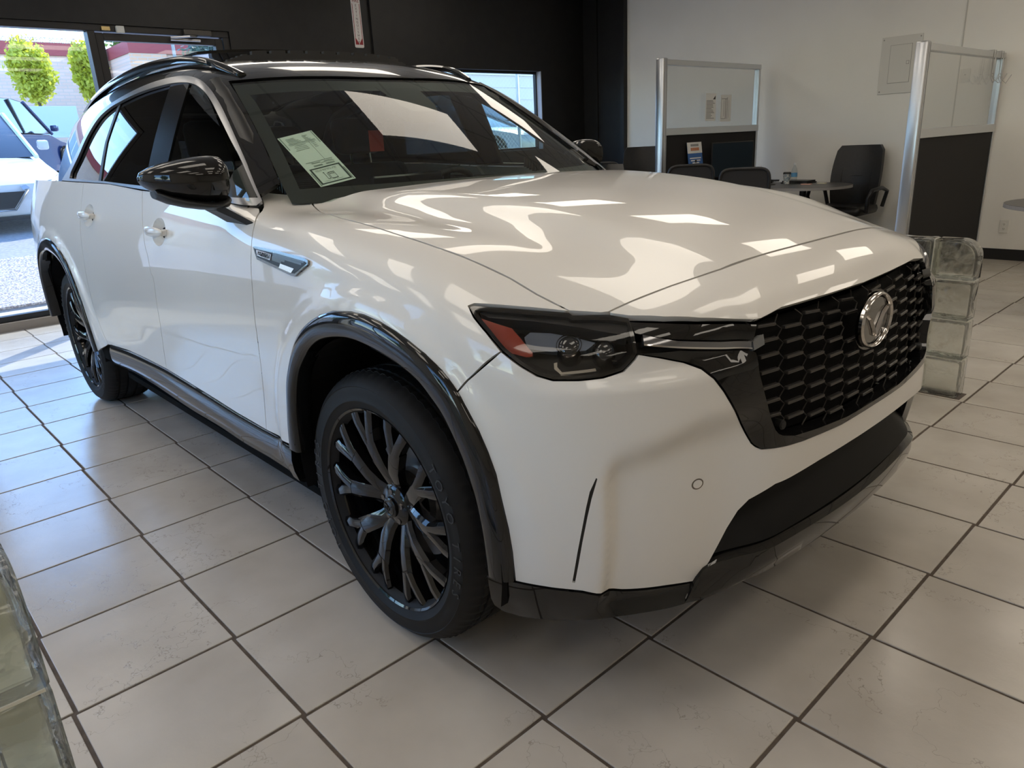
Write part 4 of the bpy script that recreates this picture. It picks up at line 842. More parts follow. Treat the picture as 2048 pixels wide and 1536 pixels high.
for (r, c_), (a, z) in cells_.items():
    for s in (-1, 1): segs.append(((a + s*.030, z), (a + s*(pa/2 - .030), z + pz)))
    for s in (-1, 1): segs.append(((a + s*.030, z), (a + s*(pa/2 - .030), z - pz)))
E_ = np.array([e for sg in segs for e in sg]); PE, _ = project('rad', E_, F, -.024)
for i in range(0, len(PE), 2): lat.tube([PE[i], PE[i+1]], .0016, 4, cap=False)
tag(lat.build('grille_lattice', mat('black lattice', (.045, .042, .038), .3), GR), kind='stuff')
# emblem
p, n_ = on(0, .864, .0); EMB = MB(); cx, cz = p.x - .004, .862
def ering(a, b, w, d, x0, n=56):
    V = []
    for k in range(n):
        t = 2*math.pi*k/n; c, s = math.cos(t), math.sin(t)
        for u, h in ((1, -d), (1, 0), (1 - w*.5/a, d*.55), (1 - w/a, 0), (1 - w/a, -d)): V.append((x0 + h, a*u*c, cz + b*u*s + (0 if u == 1 else 0)))
    return V, [(k*5+i, ((k+1) % n)*5+i, ((k+1) % n)*5+i+1, k*5+i+1) for k in range(n) for i in range(4)]
EMB.add(*ering(.0925, .0700, .012, .008, cx + .010)); emb = EMB.build('emblem', mat('soft chrome', (.55, .52, .49), .14, 1.0), CAR, smooth=50)
disc = MB(); V = [(cx + .004, .079*math.cos(t), cz + .057*math.sin(t)) for t in np.linspace(0, 2*math.pi, 48, endpoint=False)]; disc.add(V, [tuple(range(48))]); disc.build('emblem_disc', mat('brown black gloss disc', (.018, .015, .013), .12, 0, 1.0), emb)
back = MB().lathe([(0, cx - .010), (.0, cx - .010)], 8, 'x'); pl = MB(); pl.add([(cx - .002, .099*math.cos(t), cz + .076*math.sin(t)) for t in np.linspace(0, 2*math.pi, 48, endpoint=False)], [tuple(range(48))]); pl.build('emblem_base', gblack, emb)
wing = MB()
for s in (-1, 1):
    pts = [(.081, .026, .0035), (.060, .023, .0042), (.038, .011, .0050), (.018, -.013, .0050), (.004, -.034, .0045), (0, -.040, .003)]
    V = []; 
    for (yy, zz, w) in pts: V += [(cx + .005, s*yy, cz + zz + w), (cx + .013, s*yy, cz + zz), (cx + .005, s*yy, cz + zz - w)]
    wing.add(V, [(3*i+j, 3*i+j+1, 3*i+j+4, 3*i+j+3) for i in range(len(pts)-1) for j in (0, 1)])
wing.build('emblem_wing', MATS['soft chrome'], emb)
for s in (-1, 1):
    p, n_ = on(s*.360, .700, -.012); q = MB(); q.T = Matrix.Translation(p) @ n_.to_track_quat('Z', 'Y').to_matrix().to_4x4(); q.lathe([(0, .004), (.008, .004), (.0085, .002), (.011, .002), (.012, -.02)], 24); q.build('parking_sensor', black, GR, smooth=40)
# wing bars beside the grille
for sgn in (1, -1):
    mk = lambda pts: [(sgn*a, b) for a, b in pts]
    bk = [(.672, .978), (.6111, .9726), (.5458, .9634), (.4626, .9487), (.42, .944), (.425, .885), (.5147, .898), (.595, .914), (.668, .9170)]
    w_ = panel('wing_bar_housing', mk(bk), 'rad', F, black, CAR, sp=.03, off=-.035, thick=0, gap=0)
    panel('wing_bar', mk([tuple(p) for p in O['wing']]), 'rad', F, gblack, w_, sp=.015, off=-.004, thick=.03, gap=0, bsp=.008)
    panel('light_bar', mk([tuple(p) for p in O['led']]), 'rad', F, mat('smoked light bar', (.16, .16, .17), .12, .7, 1.0), w_, sp=.015, off=.002, thick=.03, gap=.001, bsp=.008)
    e0 = mk([(.4474, .8900), (.5147, .9023), (.595, .9180), (.6592, .9315)]); e1 = mk([(.4472, .8930), (.5145, .9055), (.5955, .9212), (.6592, .9345)])
    panel('chrome_strip', e0 + e1[::-1], 'rad', F, chrome, w_, sp=.02, off=.0045, thick=.004, gap=0, bsp=.01)
    panel('bar_end_cap', mk([tuple(p) for p in O['ledcap']]), 'rad', F, mat('frosted end cap', (.16, .16, .155), .3), w_, sp=.02, off=.005, thick=.02, gap=.001, bsp=.01)
    for k in range(16):
        a = .655 - k*.0135; zc = float(np.interp(a, [.42, .4626, .5458, .6111, .672], [.944, .9487, .9634, .9726, .978])) - .009
        p, n_ = on(sgn*a, zc, -.020); r_ = MB(); r_.T = Matrix.Translation(p); r_.box((-.006, -.002, -.006), (.006, .002, .006)); 
        if k == 0 and sgn == 1: rib0 = r_.build('vent_rib', matte, w_); rib0_l = p.copy(); rib0.data.transform(Matrix.Translation(-p)); rib0.location = p
        else: o_ = link(bpy.data.objects.new('vent_rib', rib0.data), w_); o_.location = p
# ---------------------------------------------------------------- head lamps
hl = [tuple(p) for p in O['headlight']]
for sgn in (1, -1):
    mk = lambda pts: [(sgn*a, b) for a, b in pts]
    H = panel('headlight', mk(hl), 'rad', F, black, CAR, sp=.025, off=-.075, thick=0, gap=.001, bsp=.01)
    panel('lens', mk(hl), 'rad', F, lens_m, H, sp=.015, off=-.0005, thick=0, gap=.003, bsp=.008)
    panel('lamp_surround', mk(hl), 'rad', F, gblack, H, sp=.02, off=-.004, thick=.06, gap=.0015, holes=[inset(mk(hl), .0085)], bsp=.006)
    top = [(.958, 1.002), (.8823, .9975), (.7798, .9880), (.708, .983), (.678, .976), (.682, .958), (.76, .972), (.85, .984), (.93, .990)]
    panel('lamp_lid', mk(top), 'rad', F, black, H, sp=.02, off=-.012, thick=.03, gap=0, bsp=.01)
    panel('side_marker', mk([tuple(p) for p in O['hl_amb']]), 'rad', F, amber, H, sp=.02, off=-.012, thick=.012, gap=0, bsp=.008)
    panel('reflector', mk([tuple(p) for p in O['hl_in']]), 'rad', F, mat('blue grey reflector', (.13, .155, .20), .35, .5), H, sp=.02, off=-.028, thick=.02, gap=0, bsp=.008)
    panel('lamp_blade', mk([tuple(p) for p in O['hl_chr']]), 'rad', F, chrome, H, sp=.02, off=-.018, thick=.010, gap=0, bsp=.006)
    for a, z, r in ((.783, .952, .024), (.722, .935, .021)):
        p, n_ = on(sgn*a, z, -.040); q = MB(); q.T = Matrix.Translation(p) @ n_.to_track_quat('Z', 'Y').to_matrix().to_4x4()
        q.lathe([(r*1.12, -.03), (r*1.15, .010), (r*1.05, .014), (r, .010)], 28); q.build('projector_ring', gunmetal, H, smooth=40)
        q = MB(); q.T = Matrix.Translation(p) @ n_.to_track_quat('Z', 'Y').to_matrix().to_4x4(); q.lathe([(r*math.cos(t), .006 + r*.55*math.sin(t)) for t in np.linspace(0, math.pi/2, 8)], 28); q.build('projector_lens', mat('dark lamp glass', (.01, .011, .013), .05, 0, 1.0), H, smooth=True)
    for (a0, a1, z0, z1) in ((.700, .742, .960, .952), (.690, .735, .928, .921), (.70, .73, .905, .912)):
        PP, _ = project('rad', mk([(a0, z0), (a1, z1)]), F, -.03); q = MB().tube([PP[0], PP[1]], .0012, 5).build('lamp_wire_line', gunmetal, H)
# ---------------------------------------------------------------- lower front
sk_b = [tuple(p) for p in O['skirt_bot']]; sk_t = [(.9500, .3930), (.9225, .3955)] + [tuple(p) for p in reversed(O['b_bot'])]
for sgn in (1, -1):
    mk = lambda pts: [(sgn*a, b) for a, b in pts]
    poly = mk(sk_t + sk_b[::-1])
    panel('front_skirt', poly, 'rad', F, gblack, CAR, sp=.02, off=.004, thick=.05, gap=.0015, bsp=.01)
lt = [(.5300, .388), (.500, .4000), (.4211, .4040), (.2933, .4060), (.1098, .4010), (0, .400)]; lb = [(.579, .322), (.5221, .3189), (.414, .325), (.2758, .333), (.0624, .3324), (0, .3324)]
LT = lt + mir(lt)[1:]; LB = lb + mir(lb)[1:]
strip('front_lip', LT, LB, 'rad', F, [(-.35, -.10), (-.10, -.030), (0, -.004), (.06, .006), (.45, .010), (.90, .010), (1.0, .002), (1.05, -.06)], gblack, CAR, n=90)
IT = [(.5457, .3700), (.515, .4150), (.485, .4850), (.46, .5260), (.4350, .5500), (.38, .5680), (.2421, .5765), (0, .5800)]
IT = IT + mir(IT)[1:]
io = [(.56, .33), (.52, .42), (.49, .50), (.44, .57), (.24, .59), (0, .593)]; io = io + mir(io)[1:] + [(-.5, .32), (.5, .32)]
panel('lower_intake', io, 'rad', F, dark, CAR, sp=.05, off=-.10, thick=0, gap=0, bsp=.03)
il = [(.53, .405), (.42, .412), (.25, .414), (0, .412)]; il = il + mir(il)[1:]; iu = [(.50, .47), (.44, .505), (.25, .515), (0, .517)]; iu = iu + mir(iu)[1:]
strip('intake_ledge', iu, il, 'rad', F, [(0, -.098), (.3, -.080), (.7, -.040), (1, -.012), (1.1, -.03)], mat('deep black plastic', (.004, .004, .004), .5, spec=.2), CAR, n=60)
# ---------------------------------------------------------------- mirrors
def make_mirror():
    secs = [(-.925, -.752, 1.266, .062, .056), (-.938, -.748, 1.265, .080, .066), (-.965, -.748, 1.265, .090, .071), (-1.005, -.755, 1.266, .090, .068), (-1.05, -.766, 1.268, .082, .060), (-1.09, -.780, 1.271, .068, .049), (-1.122, -.795, 1.275, .048, .034), (-1.145, -.806, 1.279, .024, .018), (-1.152, -.812, 1.280, .006, .005)]
    V = []; n = 28
    for (y, x, z, dx, dz) in secs:
        for k in range(n):
            t = 2*math.pi*k/n; c, s = math.cos(t), math.sin(t); ex = np.sign(c)*abs(c)**.75; ez = np.sign(s)*abs(s)**.80
            V.append((x + dx*(ex if ex > 0 else ex*.7), y, z + dz*ez + (.006*ex if ez < 0 else 0)))
    mb = MB(); m = len(secs); mb.add(V, [(i*n+k, i*n+(k+1) % n, (i+1)*n+(k+1) % n, (i+1)*n+k) for i in range(m-1) for k in range(n)] + [tuple(range(n)), tuple((m-1)*n+k for k in range(n))])
    M_ = mb.build('door_mirror', gblack, CAR, smooth=60)
    lo = MB(); V = []
    for (y, x, z, dx, dz) in secs[:-2]:
        for k in range(n):
            t = 2*math.pi*k/n; c, s = math.cos(t), math.sin(t); V.append((x + .82*dx*(c if c > 0 else c*.7), y, z - dz*.92 - .012 + .014*s + .010*(y + .93)*-1))
    m = len(secs) - 2; lo.add(V, [(i*n+k, i*n+(k+1) % n, (i+1)*n+(k+1) % n, (i+1)*n+k) for i in range(m-1) for k in range(n)] + [tuple(range(n)), tuple((m-1)*n+k for k in range(n))])
    lo.build('mirror_base', black, M_, smooth=50)
    st = MB(); V = []
    for (y, z, x0, x1, t) in ((-.985, 1.205, -.80, -.705, .020), (-.955, 1.180, -.79, -.675, .017), (-.925, 1.153, -.775, -.64, .015), (-.905, 1.135, -.765, -.615, .014)):
        V += [(x0, y, z), (x1, y, z), (x1, y + .010, z - t - .012), (x0, y + .010, z - t - .012)]
    st.add(V, [(4*i+j, 4*i+(j+1) % 4, 4*i+4+(j+1) % 4, 4*i+4+j) for i in range(3) for j in range(4)] + [(0, 1, 2, 3), (12, 13, 14, 15)]); st.build('mirror_stalk', black, M_)
    g = MB(); n = 24; g.add([(-.828, -1.04 + .088*math.cos(t), 1.268 + .048*math.sin(t)) for t in np.linspace(0, 2*math.pi, n, endpoint=False)], [tuple(range(n))]); g.build('mirror_glass', chrome, M_)
    return M_
FM = mirror_tree(make_mirror(), CAR)                     # far mirror is folded back against the door
fold = Matrix.Translation((-.83, .925, -.01)) @ Matrix.Rotation(math.radians(62), 4, 'Z') @ Matrix.Translation((.72, -.915, 0))
for o_ in [FM] + [c for c in FM.children if c.name.split('.')[0] != 'mirror_stalk']: o_.data.transform(fold)
# ---------------------------------------------------------------- wing badges
def badge_quad(u0, v0, u1, v1):
    """map badge-local (u along, v across) to surface coordinates"""
    b = np.array(O['badge']); TL, TRr, BR, BL = b[1], b[4], b[6], b[8]
    f = lambda u, v: tuple((1-v)*((1-u)*TL + u*TRr) + v*((1-u)*BL + u*BR)); return [f(u0, v0), f(u1, v0), f(u1, v1), f(u0, v1)]
def make_badge():
    b = [tuple(p) for p in O['badge']]
    B = panel('wing_badge', b, 'y', F, gunmetal, CAR, sp=.02, off=.007, thick=.012, gap=0, bsp=.01)
    inn = inset(b, .0075)
    panel('badge_recess', inn, 'y', F, black, B, sp=.02, off=.0076, thick=.001, gap=0, bsp=.01)
    panel('badge_plate', badge_quad(.05, .24, .37, .66), 'y', F, chrome, B, sp=.02, off=.0092, thick=.002, gap=0, bsp=.01)
    q = np.array(badge_quad(.055, .45, .365, .45)); P, N = project('y', [tuple(q[:2].mean(0))], F, .0114); P2, _ = project('y', [tuple(q[0]), tuple(q[1])], F, .0114)
    X_ = Vector(P2[1] - P2[0]).normalized(); Nn = Vector(N[0]); Nn = (Nn - X_*Nn.dot(X_)).normalized(); Y_ = Nn.cross(X_)
    if Y_.z < 0: Y_ = -Y_
    text_mesh('badge_lettering', 'INLINE 6', .0175, dark, B, Matrix.Translation(P[0]) @ Matrix((X_, Y_, X_.cross(Y_))).transposed().to_4x4(), ext=.0003, sx=1.15)
    hx = MB(); i = 0; first = None
    for r in range(4):
        for k in range(26):
            u = .405 + k*.0225 + (.011 if r % 2 else 0); v = .13 + r*.135
            if u > .97 or (u > .66 and r > 1) or (u > .60 and r > 2): continue
            (a, z) = badge_quad(u, v, u, v)[0]
            P, N = project('y', [(a, z)], F, .0084); w = MB(); n_ = Vector(N[0])
            hx.T = Matrix.Translation(P[0]) @ n_.to_track_quat('Z', 'Y').to_matrix().to_4x4(); hx.lathe([(.0022, .0006), (.0031, .0006)], 6); hx.T = None
    tag(hx.build('badge_mesh', mat('badge mesh metal', (.45, .44, .42), .3, 1.0), B), kind='stuff')
    panel('badge_chrome', badge_quad(.60, .62, .90, .90), 'y', F, chrome, B, sp=.02, off=.0088, thick=.002, gap=0, bsp=.01)
    return B
mirror_tree(make_badge(), CAR)
# ---------------------------------------------------------------- roof fittings
def rail():
    xy = [(-1.30, -.560), (-1.42, -.590), (-1.56, -.607), (-1.80, -.615), (-2.2, -.617), (-2.7, -.612), (-3.1, -.600), (-3.42, -.585)]
    Q, _ = project('z', xy, F2, 0); lift = [.002, .014, .022, .026, .028, .026, .018, .0]
    P = smooth_path([(q[0], q[1], q[2] + l) for q, l in zip(Q, lift)], .05); V = []
    for i, p in enumerate(P):
        t = i/(len(P)-1); w = .016 + .004*math.sin(math.pi*t); h = .010 + .006*math.sin(math.pi*t)
        for a, b in ((-1, -1), (-1, .4), (-.5, 1), (.5, 1), (1, .4), (1, -1)): V.append((p[0], p[1] + w*a, p[2] + h*b))
    mb = MB(); n = len(P); mb.add(V, [(i*6+j, i*6+(j+1) % 6, (i+1)*6+(j+1) % 6, (i+1)*6+j) for i in range(n-1) for j in range(6)] + [tuple(range(6)), tuple((n-1)*6+j for j in range(6))])
    return mb.build('roof_rail', gblack, CAR, smooth=50)
mirrored(rail(), CAR)
# tilted sun roof panel and its notched wind deflector
def roofpt(x, y, d): P, _ = project('z', [(x, y)], F2, 0); return Vector(P[0]) + Vector((0, 0, d))
sr = MB(); V = []; ny = 15; xs_ = (-1.93, -2.2, -2.5, -2.75)
for x, d in zip(xs_, (.052, .050, .046, .040)):
    for j in range(ny): y = -.47 + .94*j/(ny-1); V.append(roofpt(x, y, d))
for x, d in zip(xs_, (.040, .038, .034, .028)):
    for j in range(ny): y = -.47 + .94*j/(ny-1); V.append(roofpt(x, y, d))
k0 = 4*ny; Fc = []
for i in range(3):
    for j in range(ny-1): Fc.append((i*ny+j, i*ny+j+1, (i+1)*ny+j+1, (i+1)*ny+j)); Fc.append((k0+i*ny+j, k0+i*ny+j+1, k0+(i+1)*ny+j+1, k0+(i+1)*ny+j))
for j in range(ny-1): Fc.append((j, j+1, k0+j+1, k0+j)); Fc.append((3*ny+j, 3*ny+j+1, k0+3*ny+j+1, k0+3*ny+j))
for i in range(3): Fc.append((i*ny, (i+1)*ny, k0+(i+1)*ny, k0+i*ny)); Fc.append((i*ny+ny-1, (i+1)*ny+ny-1, k0+(i+1)*ny+ny-1, k0+i*ny+ny-1))
sr.add(V, Fc); sr.build('sunroof_panel', gblack, CAR, smooth=40)
df = MB(); n = 48
for j in range(n):
    y0 = -.46 + .92*j/n; y1 = -.46 + .92*(j+1)/n; e = min(1, min(j, n-1-j)/5.); up = (.026 if (j % 4) else .014)*e + .006
    xx = lambda y: -1.545 - .10*(y/.46)**2
    for (ya, yb) in ((y0, y1),): 
        a = roofpt(xx(ya), ya, 0); b = roofpt(xx(yb), yb, 0); dz = Vector((0, 0, up)); bk = Vector((-.022, 0, 0))
        df.add([a - Vector((0, 0, .01)), b - Vector((0, 0, .01)), b + dz, a + dz, a - Vector((0, 0, .01)) + bk, b - Vector((0, 0, .01)) + bk, b + dz + bk, a + dz + bk], [(0, 1, 2, 3), (4, 5, 6, 7), (3, 2, 6, 7), (0, 3, 7, 4), (1, 2, 6, 5)])
df.build('sunroof_deflector', matte, CAR)
# ---------------------------------------------------------------- cabin
db = MB(); 
for (y0, y1) in ((-.74, .74),):
    prof = [(-.62, 1.04), (-.64, 1.10), (-.78, 1.125), (-.98, 1.135), (-1.10, 1.11), (-1.16, 1.02), (-1.15, .80), (-.6, .80)]
    db.prism(prof, y0, y1, 'y')
db.build('dashboard', dash_m, CAR)
MB().box((-1.13, -.16, 1.10), (-1.09, .20, 1.225), .01).build('centre_screen', mat('screen black', (.01, .01, .012), .1), CAR)
hood_ = MB(); hood_.prism([(-1.06, 1.12), (-1.10, 1.185), (-1.22, 1.175), (-1.21, 1.09)], .20, .58, 'y'); hood_.build('instrument_hood', dash_m, CAR)
sw = MB(); ctr = Vector((-1.34, .39, 1.06)); ax = Vector((-.86, 0, .5)).normalized(); u_ = ax.orthogonal().normalized(); v_ = ax.cross(u_)
sw.tube([ctr + (u_*math.cos(t) + v_*math.sin(t))*.185 for t in np.linspace(0, 2*math.pi, 40, endpoint=False)], .015, 8, closed=True)
for t in (0, 2.2, 4.1): sw.tube([ctr, ctr + (u_*math.cos(t) + v_*math.sin(t))*.18], .018, 6)
sw.tube([ctr, ctr - ax*.18], .035, 8); sw.build('steering_wheel', dash_m, CAR, smooth=50)
def seat(x, y, w, name='front_seat'):
    s_ = bpy.data.objects.new(name, None); link(s_, CAR); s_.location = (x, y, 0)
    MB().box((-.05, -w/2, .50), (.48, w/2, .68), .05).build('seat_cushion', seat_m, s_, smooth=50)
    b = MB(); b.T = Matrix.Translation((-.06, 0, .66)) @ Matrix.Rotation(math.radians(-16), 4, 'Y'); b.box((-.07, -w/2, 0), (.07, w/2, .62), .05); b.build('backrest', seat_m, s_, smooth=50)
    b = MB(); b.T = Matrix.Translation((-.25, 0, 1.31)) @ Matrix.Rotation(math.radians(-10), 4, 'Y'); b.box((-.05, -.14, 0), (.05, .14, .19), .04); b.build('headrest', seat_m, s_, smooth=50)
    b = MB().tube([(-.235, -.06, 1.24), (-.245, -.06, 1.33)], .007).tube([(-.235, .06, 1.24), (-.245, .06, 1.33)], .007); b.build('headrest_posts', chrome, s_)
    return s_
seat(-1.82, -.39, .52); seat(-1.82, .39, .52); seat(-2.72, -.39, .55, 'rear_seat'); seat(-2.72, .39, .55, 'rear_seat')
MB().box((-2.1, -.14, .5), (-1.1, .14, .86), .03).build('centre_console', dash_m, CAR)
# inner door trims and headliner so that the cabin is closed
for s in (-1, 1): MB().box((-3.3, s*.80 - .03, .5), (-.75, s*.80 + .03, 1.17), .01).build('door_trim', dash_m, CAR)
MB().box((-3.75, -.78, .45), (-3.05, .78, 1.10), .03).build('boot_trim', dash_m, CAR)
rvm = MB().box((-1.16, -.11, 1.435), (-1.13, .11, 1.505), .012); rvm.tube([(-1.13, 0, 1.49), (-1.17, 0, 1.56)], .012); rvm.build('rear_view_mirror', black, CAR, smooth=50)
cmh = [(-.105, 1.592), (.105, 1.592), (.085, 1.50), (.06, 1.475), (-.06, 1.475), (-.085, 1.50)]
panel('camera_housing', cmh, 'x', F2, matte, CAR, sp=.03, off=-.014, thick=.05, gap=0, bsp=.02)
# closing panels at the back of the car
tg = [(-.80, .40), (.80, .40), (.86, .70), (.80, 1.05), (.70, 1.24), (-.70, 1.24), (-.80, 1.05), (-.86, .70)]
bk = MB(); V = [(-4.06 + .1*abs(y)**2 - (.0 if z < 1 else .02), y, z) for y, z in tg]; bk.add(V, [tuple(range(len(V)))]); bk.prism([(a, b) for a, b in tg], -3.98, -3.90, 'x'); bk.build('tailgate', paint, CAR)
gb = MB(); gb.add([(-4.0, -.68, 1.24), (-4.0, .68, 1.24), (-3.80, .56, 1.56), (-3.80, -.56, 1.56)], [(0, 1, 2, 3)]); gb.build('rear_window', glass_pr, CAR)
# inner pillar and roof edge trims
wex, _ = project('x', [tuple(p) for p in O['ws_e'][:-1]], F2, -.03); tox, _ = project('y', [tuple(p) for p in O['trim_o']], F2, -.04)
apil = [(a + b)/2 for a, b in zip(wex, tox[::-1][:0] if False else [tox[-1], tox[-2], tox[-3], tox[-4], tox[-5], tox[-5], tox[-6]][::-1])]
AP = MB().tube([tuple(p) for p in apil[:-1]], [.045]*5 + [.02], 8).build('pillar_trim', black, CAR, smooth=50); mirrored(AP, CAR)
RT = MB().tube([tuple(p) for p in tox[:13]], .035, 8).build('roof_edge_trim', black, CAR, smooth=50); mirrored(RT, CAR)
# ---------------------------------------------------------------- price sheet inside the windscreen
SC4 = np.array(O['sheet'])
def shq(u, v): return tuple((1-v)*((1-u)*SC4[0] + u*SC4[1]) + v*((1-u)*SC4[3] + u*SC4[2]))
def shrect(u0, v0, u1, v1): return [shq(u0, v0), shq(u1, v0), shq(u1, v1), shq(u0, v1)]
PS = panel('price_sheet', shrect(0, 0, 1, 1), 'x', Fscreen, paper, None, sp=.03, off=-.0205, thick=.0004, gap=0, bsp=.02)
tag(PS, 'pale green printed price sheet with fuel pump box behind the windscreen', 'paper')
def prt(name, rects, m, off=-.0195):
    V = []; Fc = []
    for r in rects:
        P, N = project('x', shrect(*r), Fscreen, off); k = len(V); V += P.tolist(); Fc.append((k, k+1, k+2, k+3))
    return mesh(name, V, Fc, m, PS)
ink2 = mat('faint grey ink', (.28, .33, .29), .7); rnd = random.Random(3)
prt('border', [(.03, .01, .06, .99), (.94, .01, .97, .99)], ink2)
R_ = [(.12, .16, .88, .172), (.12, .185, .88, .192), (.66, .19, .672, .56), (.12, .555, .88, .565), (.5, .60, .88, .607)]
for v in (.06, .085, .11, .135): R_ += [(.15 + .3*rnd.random()*0, v, .15 + .25*rnd.random() + .1, v + .009), (.62, v, .70 + .2*rnd.random(), v + .009)]
for v in (.21, .24, .27, .30): R_ += [(.15 + .1*rnd.random(), v, .55, v + .008), (.72, v, .82, v + .008)]
for v in (.58, .625, .64): R_ += [(.25, v, .5, v + .012), (.6, v, .85, v + .01)]
prt('printing', R_, ink2)
prt('box_outline', [(.07, .675, .93, .695), (.07, .955, .93, .975), (.07, .675, .12, .975), (.88, .675, .93, .975)], ink)
R_ = [(.18 + .02*k, .715 + .018*r, .192 + .02*k, .725 + .018*r) for r in range(2) for k in range(30) if rnd.random() > .25] + [(.2 + .02*k, .925, .212 + .02*k, .935) for k in range(26) if rnd.random() > .25]
prt('fine_print', R_, ink2)
prt('pump_symbol', [(.44, .79, .62, .80), (.44, .90, .62, .91), (.44, .79, .452, .91), (.608, .79, .62, .91), (.47, .815, .50, .828), (.515, .815, .545, .828), (.56, .815, .59, .828), (.34, .78, .352, .90), (.34, .895, .42, .905), (.408, .80, .42, .905), (.32, .775, .36, .785)], ink)
# red tag hanging from the mirror
MB().tube([(-1.17, -.02, 1.44), (-1.18, -.05, 1.40)], .0012, 5).build('tag_cord', black, CAR); MB().box((-1.19, -.10, 1.32), (-1.186, -.03, 1.405), .001).build('mirror_tag', mat('red tag', (.35, .03, .02), .5), CAR)

# ---------------------------------------------------------------- glass block screens
def wavy_glass():
    """rippled clear block glass: part straight view, part bent view, plus surface reflection"""
    m = bpy.data.materials.new('wavy glass block'); m.use_nodes = True; N, L = m.node_tree.nodes, m.node_tree.links; N.clear()
    tc = N.new('ShaderNodeNewGeometry'); nz = N.new('ShaderNodeTexNoise'); nz.inputs['Scale'].default_value = 13; nz.inputs['Detail'].default_value = .8; nz.inputs['Distortion'].default_value = .4
    L.new(tc.outputs['Position'], nz.inputs['Vector']); bp = N.new('ShaderNodeBump'); bp.inputs['Strength'].default_value = .7; bp.inputs['Distance'].default_value = .03; L.new(nz.outputs[0], bp.inputs['Height'])
    mr = N.new('ShaderNodeMapRange'); mr.inputs['To Min'].default_value = 1.45; mr.inputs['To Max'].default_value = 1 / 1.45; L.new(tc.outputs['Backfacing'], mr.inputs['Value'])
    fr = N.new('ShaderNodeFresnel'); L.new(mr.outputs[0], fr.inputs[0]); L.new(bp.outputs[0], fr.inputs['Normal'])
    tr = N.new('ShaderNodeBsdfTransparent'); tr.inputs[0].default_value = (.985, .992, .978, 1); rf = N.new('ShaderNodeBsdfRefraction'); rf.inputs['IOR'].default_value = 1.22; rf.inputs[0].default_value = (.985, .992, .978, 1); L.new(bp.outputs[0], rf.inputs['Normal'])
    gl = N.new('ShaderNodeBsdfGlossy'); gl.inputs['Roughness'].default_value = .02; L.new(bp.outputs[0], gl.inputs['Normal'])
    m1 = N.new('ShaderNodeMixShader'); m1.inputs[0].default_value = .55; L.new(tr.outputs[0], m1.inputs[1]); L.new(rf.outputs[0], m1.inputs[2])
    m2 = N.new('ShaderNodeMixShader'); L.new(fr.outputs[0], m2.inputs[0]); L.new(m1.outputs[0], m2.inputs[1]); L.new(gl.outputs[0], m2.inputs[2]); out = N.new('ShaderNodeOutputMaterial'); L.new(m2.outputs[0], out.inputs[0]); return m
GB = wavy_glass(); mort = mat('pale block joint', (.70, .70, .62), .35)
def round_poly(x0, x1, z0, z1, r, big=None):
    """rectangle with rounded corners; big = radius of the (x1,z1) corner"""
    P = []
    for (cx, cz, a0, rr) in ((x1, z0, -90, r), (x1, z1, 0, big or r), (x0, z1, 90, r), (x0, z0, 180, r)):
        ox = cx - rr if cx == x1 else cx + rr; oz = cz - rr if cz == z1 else cz + rr; n = 10 if rr > .03 else 3
        P += [(ox + rr*math.cos(math.radians(a0 + 90*k/n)), oz + rr*math.sin(math.radians(a0 + 90*k/n))) for k in range(n+1)]
    return P
def block_mesh(big):
    s = .0955; mb = MB(); o = round_poly(-s, s, -s, s, .008, .085 if big else None); i = round_poly(-s + .013, s - .013, -s + .013, s - .013, .012, .075 if big else None)
    ring = []
    def solid(poly, h, e, flip):
        P2 = inset(poly, e).tolist(); n = len(poly); V = [(p[0], -h, p[1]) for p in P2] + [(p[0], -h + e, p[1]) for p in poly] + [(p[0], h - e, p[1]) for p in poly] + [(p[0], h, p[1]) for p in P2]
        Fc = [tuple(range(n)), tuple(range(4*n-1, 3*n-1, -1))] + [(r*n+k, (r+1)*n+k, (r+1)*n+(k+1) % n, r*n+(k+1) % n) for r in range(3) for k in range(n)]
        mb.add(V, [tuple(reversed(f)) for f in Fc] if flip else Fc)
    solid(o, .048, .005, False); solid(i, .034, .004, True); return mb
def glass_screen(name, label, loc, ncol, nrow=4):
    S = thing(name, label, 'glass wall', loc); me = [None, None]
    for r in range(nrow):
        for c in range(ncol):
            big = r == nrow - 1 and c == 0; k = 1 if big else 0
            if me[k] is None: b = block_mesh(big).build('glass_block', GB, S, fix=False, smooth=30); me[k] = b.data
            else: b = link(bpy.data.objects.new('glass_block', me[k]), S)
            b.location = (-.0975 - .1965*c, 0, .0985 + .1965*r)
    H = .1965*nrow; Lw = .1965*ncol
    for r in range(1, nrow): MB().box((-Lw + .01, -.040, r*.1965 - .0028 + .0002), (-.006, .040, r*.1965 + .0028)).build('block_joint', mort, S)
    for c in range(1, ncol): MB().box((-c*.1965 - .0022, -.0395, .006), (-c*.1965 + .0026, .0395, H - .006)).build('block_joint', mort, S)
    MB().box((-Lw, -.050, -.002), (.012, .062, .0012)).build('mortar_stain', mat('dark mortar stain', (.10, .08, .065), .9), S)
    return S
glass_screen('glass_block_wall', 'low glass block wall with rounded corner standing behind the car nose', (.545, 2.105, .0005), 5)
glass_screen('glass_block_wall', 'low glass block wall in the near left corner of the floor', (.452, -1.835, .0005), 2)
